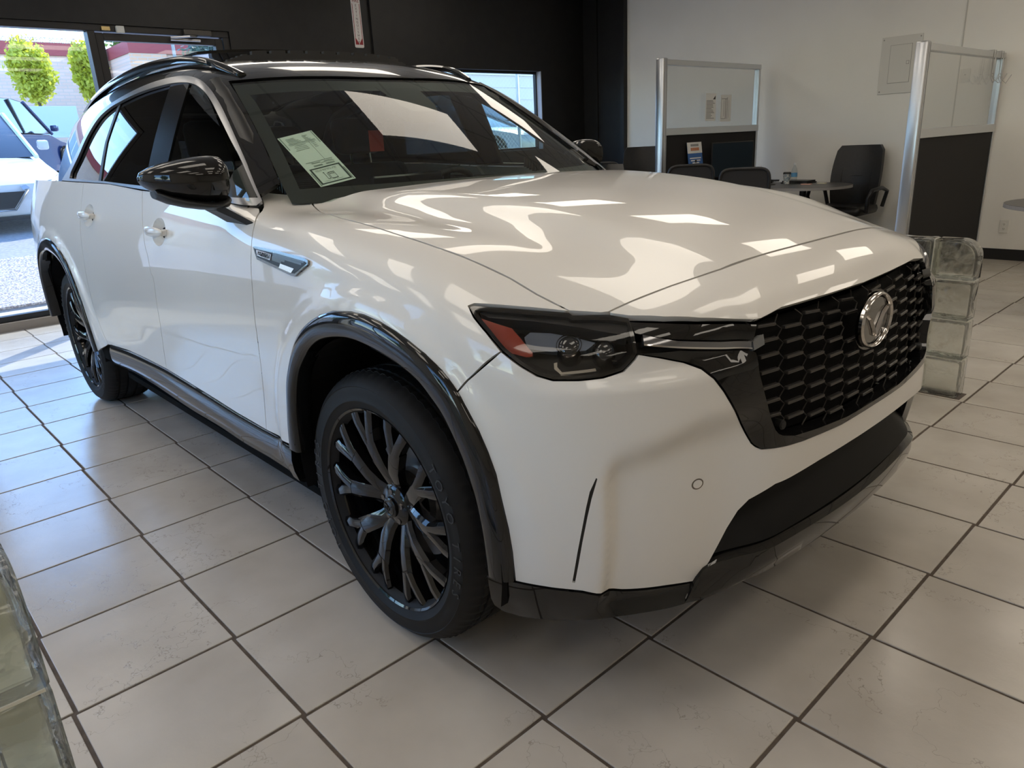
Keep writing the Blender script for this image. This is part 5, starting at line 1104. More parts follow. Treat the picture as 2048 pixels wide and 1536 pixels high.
# ---------------------------------------------------------------- office partitions
alu = mat('brushed aluminium post', (.62, .63, .65), .28, 1.0); felt = mat('black felt panel', (.013, .012, .012), .9); frost = thin_glass('clear partition pane', (.93, .93, .92), 1.5)
def partition(label, x, y0, y1, H, mid):
    P = thing('office_partition', label, 'partition', (x, y0, 0)); L_ = y1 - y0
    pst = MB().box((-.045, -.075, 0), (.045, .0, H + .012), .012); pst.build('end_post', alu, P, smooth=40)
    for s in (-.012, .022): MB().box((-.0465, s - .045, .02), (.0465, s - .041, H)).build('post_groove', mat('shadow groove', (.2, .2, .21), .5), P)
    MB().box((-.035, 0, H - .05), (.035, L_, H), .004).build('top_rail', alu, P); MB().box((-.035, 0, mid - .035), (.035, L_, mid + .035), .004).build('middle_rail', alu, P); MB().box((-.030, 0, 0), (.030, L_, .07), .004).build('bottom_rail', alu, P)
    MB().box((-.030, L_ - .035, .07), (.030, L_, H - .05), .003).build('wall_post', alu, P)
    MB().box((-.003, 0, mid + .035), (.003, L_ - .035, H - .05)).build('pane', frost, P); MB().box((-.022, 0, .07), (.022, L_ - .035, mid - .035), .003).build('felt_panel', felt, P)
    return P
partition('aluminium office partition with two sheets taped to its clear pane', -3.03, 4.50, 6.28, 2.02, 1.35)
partition('aluminium office partition with wire hooks over its top rail', -.68, 4.55, 6.45, 1.885, 1.235)
paper_w = mat('white paper', (.72, .72, .70), .6); grey_ink = mat('grey printing', (.22, .22, .22), .7); black_ink = mat('black printing', (.03, .03, .03), .6)
def taped(label, y0, y1, z0, z1, dark_tri):
    S = MB().box((-2.9995, y0, z0), (-2.9985, y1, z1)).build('notice_sheet', paper_w); tag(S, label, 'paper', 'notices on the partition')
    R = MB(); rnd = random.Random(11 if dark_tri else 12)
    if dark_tri:
        R.add([(-2.998, y1 - .012, z1 - .02), (-2.998, y1 - .012, z1 - .06), (-2.998, y1 - .06, z1 - .06)], [(0, 1, 2)]); R.build('corner_mark', black_ink, S); R = MB()
        for k in range(14):
            z = z1 - .075 - k*.0135; w = (y1 - y0 - .03)*(.5 + .5*rnd.random())
            R.add([(-2.998, y0 + .015, z), (-2.998, y0 + .015 + w, z), (-2.998, y0 + .015 + w, z + .006), (-2.998, y0 + .015, z + .006)], [(0, 1, 2, 3)])
    else:
        for (a, b, c, d) in ((.05, .1, .07, .92), (.05, .1, .5, .115), (.45, .1, .5, .85), (.6, .1, .64, .9), (.3, .2, .33, .8), (.75, .15, .77, .8), (.1, .84, .6, .86)):
            w = y1 - y0; h = z1 - z0; R.add([(-2.998, y0 + a*w, z0 + b*h), (-2.998, y0 + c*w, z0 + b*h), (-2.998, y0 + c*w, z0 + d*h), (-2.998, y0 + a*w, z0 + d*h)], [(0, 1, 2, 3)])
    R.build('printing', grey_ink, S)
taped('printed notice with black corner mark taped to the partition pane', 5.19, 5.385, 1.44, 1.715, True)
taped('notice with a line diagram taped to the partition pane', 5.475, 5.685, 1.43, 1.702, False)
# wire hooks
wire = mat('steel wire', (.45, .44, .43), .3, 1.0)
for k, y in enumerate((6.08, 6.30)):
    h = MB(); yy = y
    for d in (-.03, .03): h.tube([(-.73, yy + d, 1.84), (-.725, yy + d, 1.892), (-.635, yy + d, 1.892), (-.632, yy + d, 1.66), (-.60, yy + d + (.05 if d > 0 else -.05), 1.62), (-.56, yy + d*2.6, 1.66 + .03*k)], .0032, 6)
    h.tube([(-.632, yy - .03, 1.70), (-.632, yy + .03, 1.70)], .003, 6); h.tube([(-.632, yy - .03, 1.68), (-.60, yy, 1.655), (-.575, yy - .01, 1.70)], .003, 6)
    tag(h.build('coat_hook', wire, smooth=True), ('bent wire coat hook nearer the partition middle', 'bent wire coat hook nearest the wall on the partition')[k], 'hook', 'wire hooks')
# ---------------------------------------------------------------- office furniture
lam = mat('dark grey laminate', (.055, .052, .05), .35); lam_e = mat('light table edge', (.30, .29, .28), .4); blk_leather = mat('black leather', (.020, .018, .017), .42); noise_col(blk_leather, (.009, .0085, .008), (.014, .0125, .012), 40, bump=.08, bscale=160)
mesh_m = mat('black mesh fabric', (.022, .022, .024), .8); pl = mat('black chair plastic', (.014, .014, .015), .4)
def office_table(label, poly, top, legs, loc):
    T = thing('office_table', label, 'table', loc); MB().prism(poly, top - .028, top).build('tabletop', lam, T); MB().prism(inset(poly, -.003).tolist(), top - .027, top - .002).build('edge_band', lam_e, T)
    for (x, y) in legs: MB().tube([(x, y, .03), (x, y, top - .028)], .035, 12).build('leg', pl, T, smooth=40); MB().lathe([(0, .001), (.22, .001), (.20, .02), (.04, .035)], 24, 'z', (x, y, 0)).build('foot', pl, T, smooth=40)
    return T
pol = [(-.92, -.42), (0, -.42)] + [(.0 + .42*math.cos(t), .42*math.sin(t)) for t in np.linspace(-math.pi/2 + .12, math.pi/2 - .12, 20)] + [(0, .42), (-.92, .42)]
office_table('dark desk with rounded end in front of the leather chair', pol, .76, [(-.66, 0), (-.05, 0)], (-2.05, 5.66, 0))
pol = [(.5*math.cos(t), .5*math.sin(t)) for t in np.linspace(0, 2*math.pi, 40, endpoint=False)]
office_table('round table at the right edge beside the wall socket', pol, .75, [(0, 0)], (.54, 4.42, 0))
def exec_chair(label, loc, rz, top=1.12):
    C_ = thing('office_chair', label, 'chair', loc, rz, 'black leather office chairs')       # faces -y
    b = MB(); V = []; n = 9; k = 13
    zs = np.linspace(.50, top, k)
    for i, z in enumerate(zs):
        t = i/(k-1); w = .235 + .03*math.sin(math.pi*t) - (.03 if i == k-1 else 0); yb = .17 + .10*t - .03*math.sin(math.pi*t)
        for side in (0, 1):
            for j in range(n):
                u = -1 + 2*j/(n-1); V.append((w*u*(1 if abs(u) < 1 else .97), yb + (.045*side) + .03*u*u*(-1) + (.012*math.cos(math.pi*u) if side == 0 else 0), z))
    for i in range(k-1):
        for j in range(n-1):
            b.F.append((i*2*n+j, i*2*n+j+1, (i+1)*2*n+j+1, (i+1)*2*n+j)); b.F.append((i*2*n+n+j, i*2*n+n+j+1, (i+1)*2*n+n+j+1, (i+1)*2*n+n+j))
        b.F.append((i*2*n, (i+1)*2*n, (i+1)*2*n+n, i*2*n+n)); b.F.append((i*2*n+n-1, (i+1)*2*n+n-1, (i+1)*2*n+2*n-1, i*2*n+2*n-1))
    for e in (0, (k-1)*2*n): b.F += [(e+j, e+j+1, e+n+j+1, e+n+j) for j in range(n-1)]
    b.V = V; B = b.build('backrest', blk_leather, C_, smooth=60)
    cr = MB()
    for u in (-.62, .62): cr.tube([(.25*u*.98, .172 + .10*t - .03*math.sin(math.pi*t) - .016, .52 + (top - .56)*t) for t in np.linspace(.05, .98, 10)], .004, 5)
    cr.tube([(-.155, .20, .52 + (top - .56)*.52), (.155, .20, .52 + (top - .56)*.52)], .004, 5); cr.build('seam', mat('seam black', (.006, .006, .006), .6), B)
    MB().box((-.26, -.28, .43), (.26, .22, .53), .045).build('seat', blk_leather, C_, smooth=60)
    for s in (-1, 1):
        a = MB().tube([(s*.29, .20, .50), (s*.33, .19, .66), (s*.33, .05, .70), (s*.33, -.18, .69), (s*.315, -.24, .62), (s*.28, -.16, .47)], .02, 8); a.build('armrest', pl, C_, smooth=60)
    MB().tube([(0, 0, .10), (0, 0, .43)], .028, 12).build('gas_column', pl, C_, smooth=50)
    for q in range(5):
        a = 2*math.pi*q/5 + .3; MB().tube([(0, 0, .115), (.29*math.cos(a), .29*math.sin(a), .075)], [.03, .018], 8).build('base_arm', pl, C_, smooth=50)
        MB().lathe([(0, -.014), (.026, -.014), (.028, 0), (.026, .014), (0, .014)], 14, 'x', (.29*math.cos(a), .29*math.sin(a), .0285)).build('caster', pl, C_, smooth=40)
    return C_
exec_chair('black leather office chair with armrests against the cream wall', (-1.84, 6.12, 0), .0)
exec_chair('black leather office chair half hidden behind the partition post', (-4.05, 5.55, 0), .75, 1.2)
def mesh_chair(label, loc, rz, top):
    C_ = thing('guest_chair', label, 'chair', loc, rz, 'mesh back guest chairs')             # back towards -y
    P = [(.215*math.copysign(abs(math.cos(t))**.35, math.cos(t)), -.20 + .0*t, (top + .60)/2 + (top - .60)/2*math.copysign(abs(math.sin(t))**.35, math.sin(t))) for t in np.linspace(0, 2*math.pi, 36, endpoint=False)]
    MB().tube(P, .014, 8, closed=True).build('back_frame', pl, C_, smooth=60)
    m = MB(); m.add([(p[0], p[1], p[2]) for p in P], [tuple(range(36))]); m.add([(p[0], p[1] + .006, p[2]) for p in P], [tuple(range(36))]); m.build('back_mesh', mesh_m, C_)
    MB().box((-.23, -.20, .43), (.23, .25, .49), .025).build('seat', mesh_m, C_, smooth=50)
    for s in (-1, 1):
        MB().tube([(s*.22, .22, .012), (s*.22, .20, .44)], .012, 8).build('leg', pl, C_); MB().tube([(s*.22, -.26, .012), (s*.21, -.18, .44), (s*.19, -.20, .64)], .012, 8).build('leg', pl, C_)
        MB().tube([(s*.25, -.17, .46), (s*.27, -.12, .66), (s*.27, .16, .66)], .014, 8).build('armrest', pl, C_, smooth=50)
    return C_
mesh_chair('black mesh back guest chair in front of the felt partition panel', (-2.78, 4.62, 0), .62, 1.03)
mesh_chair('black mesh back guest chair in front of the desk bottles', (-2.10, 4.50, 0), .5, 1.0)
mesh_chair('black mesh back guest chair beside the black corner wall', (-4.05, 5.02 - .3, 0), .7, 1.065)
# ---------------------------------------------------------------- things on the desk
DZ = .7605
def on_desk(t, dx=0, dy=0): return t
# monitor seen from the side
M_ = thing('monitor', 'black computer monitor seen edge on beside the felt panel', 'monitor', (-2.80, 5.42, DZ), 1.2)
MB().box((-.27, -.012, .10), (.27, .012, .46), .008).build('screen_housing', pl, M_); MB().box((-.26, -.0135, .115), (.26, -.0122, .45)).build('screen', mat('dark screen', (.02, .03, .04), .1), M_); MB().box((-.03, .012, .02), (.03, .04, .28), .008).build('stand', pl, M_); MB().box((-.11, -.05, 0), (.11, .10, .014), .004).build('stand_base', pl, M_)
# telephone
T_ = thing('telephone', 'black desk telephone with coiled cord behind the bottles', 'telephone', (-2.70, 5.93, DZ), .4)
p = MB(); p.prism([(-.10, .0), (.10, .0), (.10, .02), (-.06, .085), (-.10, .07)], -.09, .09, 'y'); p.build('phone_body', pl, T_); h = MB().tube([(-.09, -.115, .10), (-.02, -.115, .085), (.08, -.115, .045)], [.026, .018, .026], 10); h.build('handset', pl, T_, smooth=50)
cd = MB().tube([(.08 + .0012*k, -.115 + .010*math.cos(k*.9), .03 + .010*math.sin(k*.9)) for k in range(80)], .003, 5); cd.build('coiled_cord', pl, T_)
# bottles, cup
pet = thin_glass('clear plastic', (.90, .93, .94), 1.35); blue_l = mat('blue label', (.12, .32, .55), .4); cap_w = mat('white cap', (.75, .76, .76), .4)
def bottle(label, loc, h=.215, lab=True):
    B = MB().lathe([(0, .002), (.028, .002), (.031, .01), (.030, .06), (.031, .065), (.030, .13), (.024, h - .055), (.012, h - .03), (.0115, h - .012)], 24); B.T = None; B = B.build('water_bottle', pet, smooth=50); B.location = loc; tag(B, label, 'bottle', 'water bottles')
    MB().lathe([(0, h), (.0135, h), (.0135, h - .018)], 20).build('cap', cap_w, B, smooth=40)
    if lab: MB().lathe([(.0315, .075), (.0318, .075), (.0318, .115), (.0315, .115)], 24).build('label_band', blue_l, B, smooth=40)
    return B
bottle('clear water bottle beside the paper cup on the desk', (-2.27, 5.78, DZ)); bottle('clear water bottle beside the monitor', (-2.60, 5.66, DZ), .20, False)
cupm = mat('printed paper cup', (.55, .57, .58), .5); noise_col(cupm, (.25, .33, .40), (.72, .72, .68), 60, detail=1, lo=.42, hi=.58)
c = MB().lathe([(0, .001), (.029, .001), (.039, .105)], 28).build('paper_cup', cupm, smooth=50); c.location = (-2.36, 5.80, DZ); tag(c, 'patterned paper cup with dark lid on the desk', 'cup'); MB().lathe([(.041, .103), (.041, .112), (.036, .122), (0, .122)], 28).build('lid', pl, c, smooth=40)
for nm, lab, loc, sz, col in (('note_pad', 'pink sticky notes lying on the desk near the bottle', (-2.10, 5.72, DZ), (.10, .05), (.62, .36, .30)), ('note_pad', 'cream sticky notes lying on the desk beside the chair', (-2.0, 5.86, DZ), (.08, .05), (.70, .66, .50))):
    q = MB().box((-sz[0]/2, -sz[1]/2, 0), (sz[0]/2, sz[1]/2, .008)).build(nm, mat('paper ' + lab[:5], col, .7)); q.location = loc; tag(q, lab, 'note pad', 'sticky notes'); MB().box((-sz[0]/2 + .004, -sz[1]/2 + .004, .008), (sz[0]/2 - .003, sz[1]/2 - .002, .0084)).build('top_sheet', mat('paper ' + lab[:5], col, .7), q)
q = MB().tube([(-.07, 0, .005), (.06, 0, .005)], .005, 8); q.tube([(.06, 0, .005), (.075, 0, .005)], [.005, .001], 8); q = q.build('pen', pl, smooth=40); q.location = (-2.47, 5.62, DZ); q.rotation_euler = (0, 0, .4); tag(q, 'black pen lying on the desk beside the cup', 'pen')
q = MB().box((-.15, -.11, 0), (.15, .11, .012), .004).box((-.14, -.10, .0125), (.14, .10, .028), .003); q = q.build('document_tray', pl); q.location = (-2.30, 5.95, DZ); tag(q, 'flat black document tray behind the paper cup', 'tray')
s_ = MB().tube([(0, 0, 0), (0, 0, .19)], [.04, .035], 14); s_ = s_.build('desk_speaker', pl, smooth=40); s_.location = (-2.90, 5.70, DZ); tag(s_, 'small black desk speaker below the monitor', 'speaker'); MB().lathe([(0, -.036), (.022, -.037)], 16, 'y', (0, -.002, .11)).build('speaker_cone', mat('cone brown', (.22, .15, .09), .5), s_)
# poster stand
PO = thing('poster_stand', 'blue and white poster leaning before the black felt panel', 'poster', (-2.93, 4.97, .86), math.radians(90)); A_ = Matrix.Rotation(math.radians(-8), 4, 'X')
def pq(name, x0, z0, x1, z1, m, d=0.): mb = MB(); mb.T = A_; mb.box((x0, -.002 - d, z0), (x1, .002 - d*.9, z1)); return mb.build(name, m, PO)
pq('board', -.13, 0, .13, .38, mat('poster blue', (.03, .12, .36), .4)); pq('header', -.13, .27, .13, .38, paper_w, .0022)
MO = lambda x, z: A_ @ Matrix.Translation((x, -.0055, z)) @ Matrix.Rotation(math.pi/2, 4, 'X')
om_ = mat('poster orange', (.5, .17, .06), .5)
for k in range(8): pq('headline_mark', -.068 + k*.018, .338, -.056 + k*.018, .362, grey_ink, .004)
for k in range(8): pq('headline_mark', -.072 + k*.019, .295, -.058 + k*.019, .326, om_, .004)
for k, w in enumerate((.20, .17, .12)): pq('text_line', -w/2, .215 - k*.024, w/2, .226 - k*.024, paper_w, .0022)
pq('picture', -.07, .04, .07, .12, mat('poster dark', (.02, .025, .04), .4), .0022); pq('picture_highlight', -.03, .05, .05, .085, paper_w, .004)
pst = MB(); pst.T = Matrix.Identity(4); pst.box((-.12, -.02, -.858), (.12, .12, -.82)).box((-.015, .02, -.82), (.015, .05, .20)); pst.build('stand', pl, PO)
# ---------------------------------------------------------------- things on the walls
WY_ = ROOM_Y1
EP = thing('electrical_panel', 'cream electrical panel cover set in the wall', 'electrical panel', (-1.59, WY_, 1.88)); cream = mat('cream metal', (.66, .635, .575), .45); crack = mat('panel shadow line', (.30, .28, .25), .7)
MB().box((-.195, -.010, -.27), (.195, 0, .27), .003).build('cover', cream, EP); MB().box((-.105, -.0115, -.17), (.105, -.010, .19)).build('door_gap', crack, EP); dr = MB().box((-.102, -.014, -.167), (.102, -.0105, .187), .002).build('door', cream, EP)
MB().box((.062, -.0155, .0), (.09, -.0141, .034)).build('latch', crack, dr); MB().box((.066, -.0165, .004), (.086, -.0156, .030)).build('latch_tab', cream, dr)
for x in (-.175, .175):
    for z in (-.245, .245): MB().lathe([(0, -.0125), (.006, -.0122), (.007, -.0102)], 10, 'y', (x, 0, z)).build('screw', crack, EP)
OU = thing('wall_socket', 'white double wall socket low on the cream wall', 'socket', (-.46, WY_, .32)); ivory = mat('socket ivory', (.72, .70, .64), .4)
MB().box((-.040, -.008, -.062), (.040, 0, .062), .003).build('plate', ivory, OU)
for z in (-.022, .022):
    o_ = MB().lathe([(0, -.011), (.016, -.011), (.017, -.0082)], 20, 'y', (0, 0, z)).build('outlet', ivory, OU)
    for x in (-.006, .006): MB().box((x - .0013, -.0118, z - .003), (x + .0013, -.0111, z + .006)).build('slot', dark, o_)
    MB().lathe([(0, -.0116), (.0026, -.0113)], 10, 'y', (0, 0, z - .009)).build('slot', dark, o_)
q = MB().box((-.045, -.006, -.06), (.045, 0, .06), .002).build('blank_plate', ivory); q.location = (-.98, WY_, 1.72); tag(q, 'pale blank switch plate behind the partition pane', 'wall plate'); MB().lathe([(0, -.0075), (.005, -.007), (.006, -.0062)], 10, 'y', (0, 0, .01)).build('screw', crack, q)
# fire extinguisher sign on the black wall
FS = thing('wall_sign', 'red and white fire extinguisher sign with down arrow on black wall', 'sign', (ROOM_X0, 2.86, 2.64)); red = mat('sign red', (.26, .012, .02), .45); white = mat('sign white', (.72, .68, .66), .45)
MB().prism(round_poly(-.056, .056, -.255, .255, .014), .0005, .004, 'x').build('plate', white, FS)
a = MB(); 
for s in (-1, 1): a.prism([(s*.046, .175), (s*.040, .175), (s*.040, -.165), (s*.046, -.165)], .0042, .0052, 'x'); a.prism([(s*.046, -.165), (s*.036, -.165), (s*.003, -.215), (s*.003, -.225), (s*.046, -.225)], .0042, .0052, 'x')
a.prism([(-.046, .245), (.046, .245), (0, .225)], .0042, .0052, 'x'); tag(a.build('red_border', red, FS), kind='stuff')
SX = Matrix(((0, 0, 1, 0), (1, 0, 0, 0), (0, 1, 0, 0), (0, 0, 0, 1)))
text_mesh('word', 'FIRE', .046, red, FS, Matrix.Translation((.0045, 0, .203)) @ SX, ext=.0004)
for k, ch in enumerate('EXTINGUISHER'): text_mesh('letter', ch, .034, mat('sign dark', (.05, .03, .03), .6), FS, Matrix.Translation((.0045, 0, .158 - k*.0325)) @ SX, ext=.0004)

# ---------------------------------------------------------------- outside
asph = mat('asphalt', (.30, .29, .29), .9); noise_col(asph, (.25, .245, .25), (.36, .34, .34), 25)
gravel = mat('pinkish gravel', (.5, .45, .44), .95); noise_col(gravel, (.30, .26, .26), (.68, .62, .61), 55, detail=3, lo=.4, hi=.6, bump=.8, bscale=60)
conc = mat('pale concrete', (.52, .51, .50), .85); noise_col(conc, (.46, .45, .44), (.58, .57, .55), 4)
X0 = ROOM_X0 - .16
g = MB(); g.prism([(X0, -.30), (X0, -.02), (X0 - .9, -.01), (X0 - .95, .02), (X0 - 2.2, .38), (-14, .95), (-30, 1.3), (-90, 2.2), (-90, -.3)], -60, 70, 'y'); g = tag(g.build('ground', asph), kind='structure')
k_ = tag(MB().box((X0 - .92, -30, -.015), (X0, 30, .0)).build('pavement', conc), kind='structure')
gv = MB(); gv.prism([(X0 - .95, .022), (X0 - 2.15, .372), (X0 - 2.15, .392), (X0 - .95, .045)], -30, 30, 'y'); tag(gv.build('gravel_bed', gravel), 'pinkish gravel bank below the parked cars', 'gravel', kind='stuff')
g2 = tag(MB().box((X0, -90, -.30), (60, ROOM_Y0 - .15, -.10)).build('ground', asph), kind='structure')
# simple road cars ------------------------------------------------
def road_car(label, cat, body, loc, rz, suv=False, group=None, pitch=0.):
    K = thing('parked_car', label, cat, loc, rz, group); K.rotation_euler = (0, pitch, rz)      # faces +x
    H = 1.66 if suv else 1.44; hb = .98 if suv else .90; L2 = 2.28
    def section(y, inset_):
        z0 = .22
        pts = [(2.28, .34), (2.30, .52), (2.22, .70), (2.05, .78), (1.2, hb - .04), (.9, hb)]
        return pts
    V = []; prof_lo = [(2.26, .26), (2.31, .50), (2.26, .68), (2.10, .78), (1.55, .86), (1.0, hb), (-1.4, hb + .03), (-2.02, hb + .02 if suv else hb + .04), (-2.24, .84), (-2.28, .55), (-2.20, .28), (-1.0, .20), (1.0, .20)]
    ys = [-.90, -.87, -.80, -.55, 0, .55, .80, .87, .90]; n = len(prof_lo)
    for y in ys:
        s = abs(y)/.90; 
        for (x, z) in prof_lo:
            xx = x*(1 - .085*s**4) ; zz = z - (.06*s**3 if z > .75 else 0); yy = y*(1 - (.06 if (z > .8 or z < .3) and abs(y) > .85 else 0)); V.append((xx, yy, zz))
    mb = MB(); mb.add(V, [(i*n+j, i*n+(j+1) % n, (i+1)*n+(j+1) % n, (i+1)*n+j) for i in range(len(ys)-1) for j in range(n)] + [tuple(range(n)), tuple((len(ys)-1)*n+j for j in range(n))]); mb.build('body', body, K, smooth=40)
    if suv: top = [(.35, H - .05), (-.2, H), (-1.3, H - .01), (-1.95, H - .10)]; base = [(1.15, hb - .02), (-2.10, hb + .02)]
    else: top = [(.10, H - .05), (-.45, H), (-1.1, H - .05)]; base = [(1.15, hb - .02), (-1.95, hb + .03)]
    cab = [base[0]] + top + [base[1]]; V = []; m = len(cab); ws_ = [-.78, -.62, -.3, .3, .62, .78]
    for y in ws_:
        for (x, z) in cab:
            t = (z - hb)/(H - hb); V.append((x, y*(1 - .20*max(t, 0)), z - .04*max(t, 0)*(abs(y)/.78)**2))
    mb = MB(); mb.add(V, [(i*m+j, i*m+j+1, (i+1)*m+j+1, (i+1)*m+j) for i in range(len(ws_)-1) for j in range(m-1)] + [tuple(range(m)), tuple((len(ws_)-1)*m+j for j in range(m))]); mb.build('cabin_glass', MATS['car glass dark'], K, smooth=30)
    V = []; tt = top
    for y in ws_:
        for (x, z) in tt:
            t = (z - hb)/(H - hb); V.append((x - (.03 if (x, z) == tt[0] else 0), y*(1 - .20*t)*1.012, z + .008 - .04*t*(abs(y)/.78)**2))
    m2 = len(tt); mb = MB(); mb.add(V, [(i*m2+j, i*m2+j+1, (i+1)*m2+j+1, (i+1)*m2+j) for i in range(len(ws_)-1) for j in range(m2-1)]); mb.build('roof', body, K, smooth=30)
    for s in (-1, 1):
        for (a, b) in ((base[0], top[0]), (top[-1], base[1])):
            p0 = (a[0], s*.785*(1 - .2*max((a[1]-hb)/(H-hb), 0)), a[1]); p1 = (b[0], s*.785*(1 - .2*max((b[1]-hb)/(H-hb), 0)), b[1] - (.03 if b == top[0] else 0)); MB().tube([p0, p1], .035, 6).build('pillar', body, K, smooth=50)
        MB().tube([(-.35, s*.775, hb), (-.42, s*.645, H - .05)], .03, 6).build('pillar', pl, K)
        for x in (1.40, -1.38):
            w = bpy.data.objects.new('wheel', None); link(w, K); w.location = (x, s*.80, .33)
            MB().lathe([(.20, -.10), (.31, -.10), (.335, -.07), (.335, .07), (.31, .10), (.20, .10)], 28, 'y').build('tyre', tyre_m, w, smooth=40); MB().lathe([(0, s*.085), (.06, s*.095), (.205, s*.09), (.21, s*.05)], 20, 'y').build('rim', disc_m, w, smooth=40)
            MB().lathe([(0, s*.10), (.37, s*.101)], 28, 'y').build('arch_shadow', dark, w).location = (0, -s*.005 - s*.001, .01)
        MB().box((.62, s*.99 - .09, hb + .02), (.74, s*.99 + .05, hb + .15), .03).build('wing_mirror', body, K, smooth=40)
        f = MB(); f.add([(2.265, s*.36, .66), (2.14, s*.74, .70), (1.95, s*.86, .74), (1.98, s*.84, .665), (2.17, s*.72, .62), (2.285, s*.38, .61)], [(0, 1, 2, 3, 4, 5)]); f.build('headlight', MATS['lamp cluster'], K)
        f = MB(); f.add([(-2.255, s*.40, .80), (-2.10, s*.80, .84), (-2.02, s*.87, .84), (-2.06, s*.87, .76), (-2.14, s*.80, .74), (-2.275, s*.42, .73)], [(0, 1, 2, 3, 4, 5)]); f.build('tail_light', MATS['tail lamp red'], K)
    gq = MB(); gq.add([(2.295, -.40, .60), (2.295, .40, .60), (2.325, .24, .40), (2.325, -.24, .40)], [(0, 1, 2, 3)]); gq.build('grille', pl, K); gq = MB(); gq.tube([(2.28, -.44, .61), (2.335, -.25, .385), (2.335, .25, .385), (2.28, .44, .61)], .014, 6); gq.build('grille_trim', chrome, K)
    MB().box((2.20, -.75, .25), (2.30, .75, .30), .01).build('lower_intake', pl, K)
    if suv: MB().box((-2.16, -.60, H - .16), (-1.86, .60, H - .09), .02).build('roof_spoiler', body, K); MB().box((-2.30, -.78, .30), (-2.10, .78, .48), .03).build('rear_bumper', pl, K)
    return K
mat('car glass dark', (.02, .03, .045), .06, 0, 0, spec=.8); mat('lamp cluster', (.35, .36, .38), .12, .6); mat('tail lamp red', (.35, .02, .02), .2, 0, .8)
cw_ = mat('white car paint', (.78, .78, .78), .3, 0, 1.0, .03); cb_ = mat('dark blue car paint', (.012, .030, .11), .3, .2, 1.0, .03); cg_ = mat('silver car paint', (.42, .44, .46), .3, .4, 1.0, .03)
road_car('white sedan parked nose in outside the glass door', 'car', cw_, (-12.0, -.22, .74), math.radians(-2), pitch=.125)
road_car('dark blue sport utility car parked behind the white sedan', 'car', cb_, (-17.0, 1.0, 1.02), math.radians(150), True, pitch=-.02)
road_car('silver car beyond the wire fence outside the right hand window', 'car', cg_, (-12.6, 9.6, .80), math.radians(20), False, 'cars beyond the fence'); road_car('white sport utility car beyond the wire fence outside the right hand window', 'car', cw_, (-17.5, 14.2, 1.05), math.radians(20), True, 'cars beyond the fence')
# brick building across the lot
brick = mat('pale pink brick', (.5, .36, .29), .85)
def brick_nodes(m, c1, c2):
    N, L, b = nodes(m); tc = N.new('ShaderNodeTexCoord'); sx_ = N.new('ShaderNodeSeparateXYZ'); mp = N.new('ShaderNodeCombineXYZ'); br = N.new('ShaderNodeTexBrick'); br.inputs['Scale'].default_value = 1.0
    br.inputs['Brick Width'].default_value = .40; br.inputs['Row Height'].default_value = .13; br.inputs['Mortar Size'].default_value = .015; br.inputs['Color1'].default_value = (*c1, 1); br.inputs['Color2'].default_value = (*c2, 1); br.inputs['Mortar'].default_value = (.62, .52, .45, 1)
    L.new(tc.outputs['Object'], sx_.inputs[0]); L.new(sx_.outputs[1], mp.inputs[0]); L.new(sx_.outputs[2], mp.inputs[1]); L.new(mp.outputs[0], br.inputs['Vector']); L.new(br.outputs['Color'], b.inputs['Base Color'])
brick_nodes(brick, (.80, .58, .48), (.73, .52, .42)); brick2 = mat('orange brick', (.55, .27, .14), .85); brick_nodes(brick2, (.85, .50, .32), (.78, .44, .27)); cop = mat('maroon coping', (.36, .07, .075), .6)
BL = thing('brick_building', 'pale brick building with maroon coping across the car park', 'building', (-36, 0, 1.2))
MB().box((-8, -26, 0), (0, 8.9, 5.0)).build('wall', brick, BL); MB().box((-8.1, -26.1, 4.55), (.12, 8.9, 5.05)).build('coping', cop, BL)
MB().box((-8, 9.15, 0), (2.6, 24, 4.85)).build('wall', brick, BL); MB().box((-8.1, 9.1, 4.45), (2.75, 24.1, 4.92)).build('coping', cop, BL); MB().box((2.6, 9.12, 0), (2.72, 10.6, 4.45)).build('corner_pier', brick2, BL)
w_ = MB().box((.01, -1.2, 1.2), (.06, 1.6, 4.3)).build('window', mat('blue shop glass', (.22, .36, .46), .15), BL)
for k in range(3): MB().box((.05, -1.2 + k*1.35, 1.2), (.10, -1.12 + k*1.35, 4.3)).build('window_bar', alu, w_)
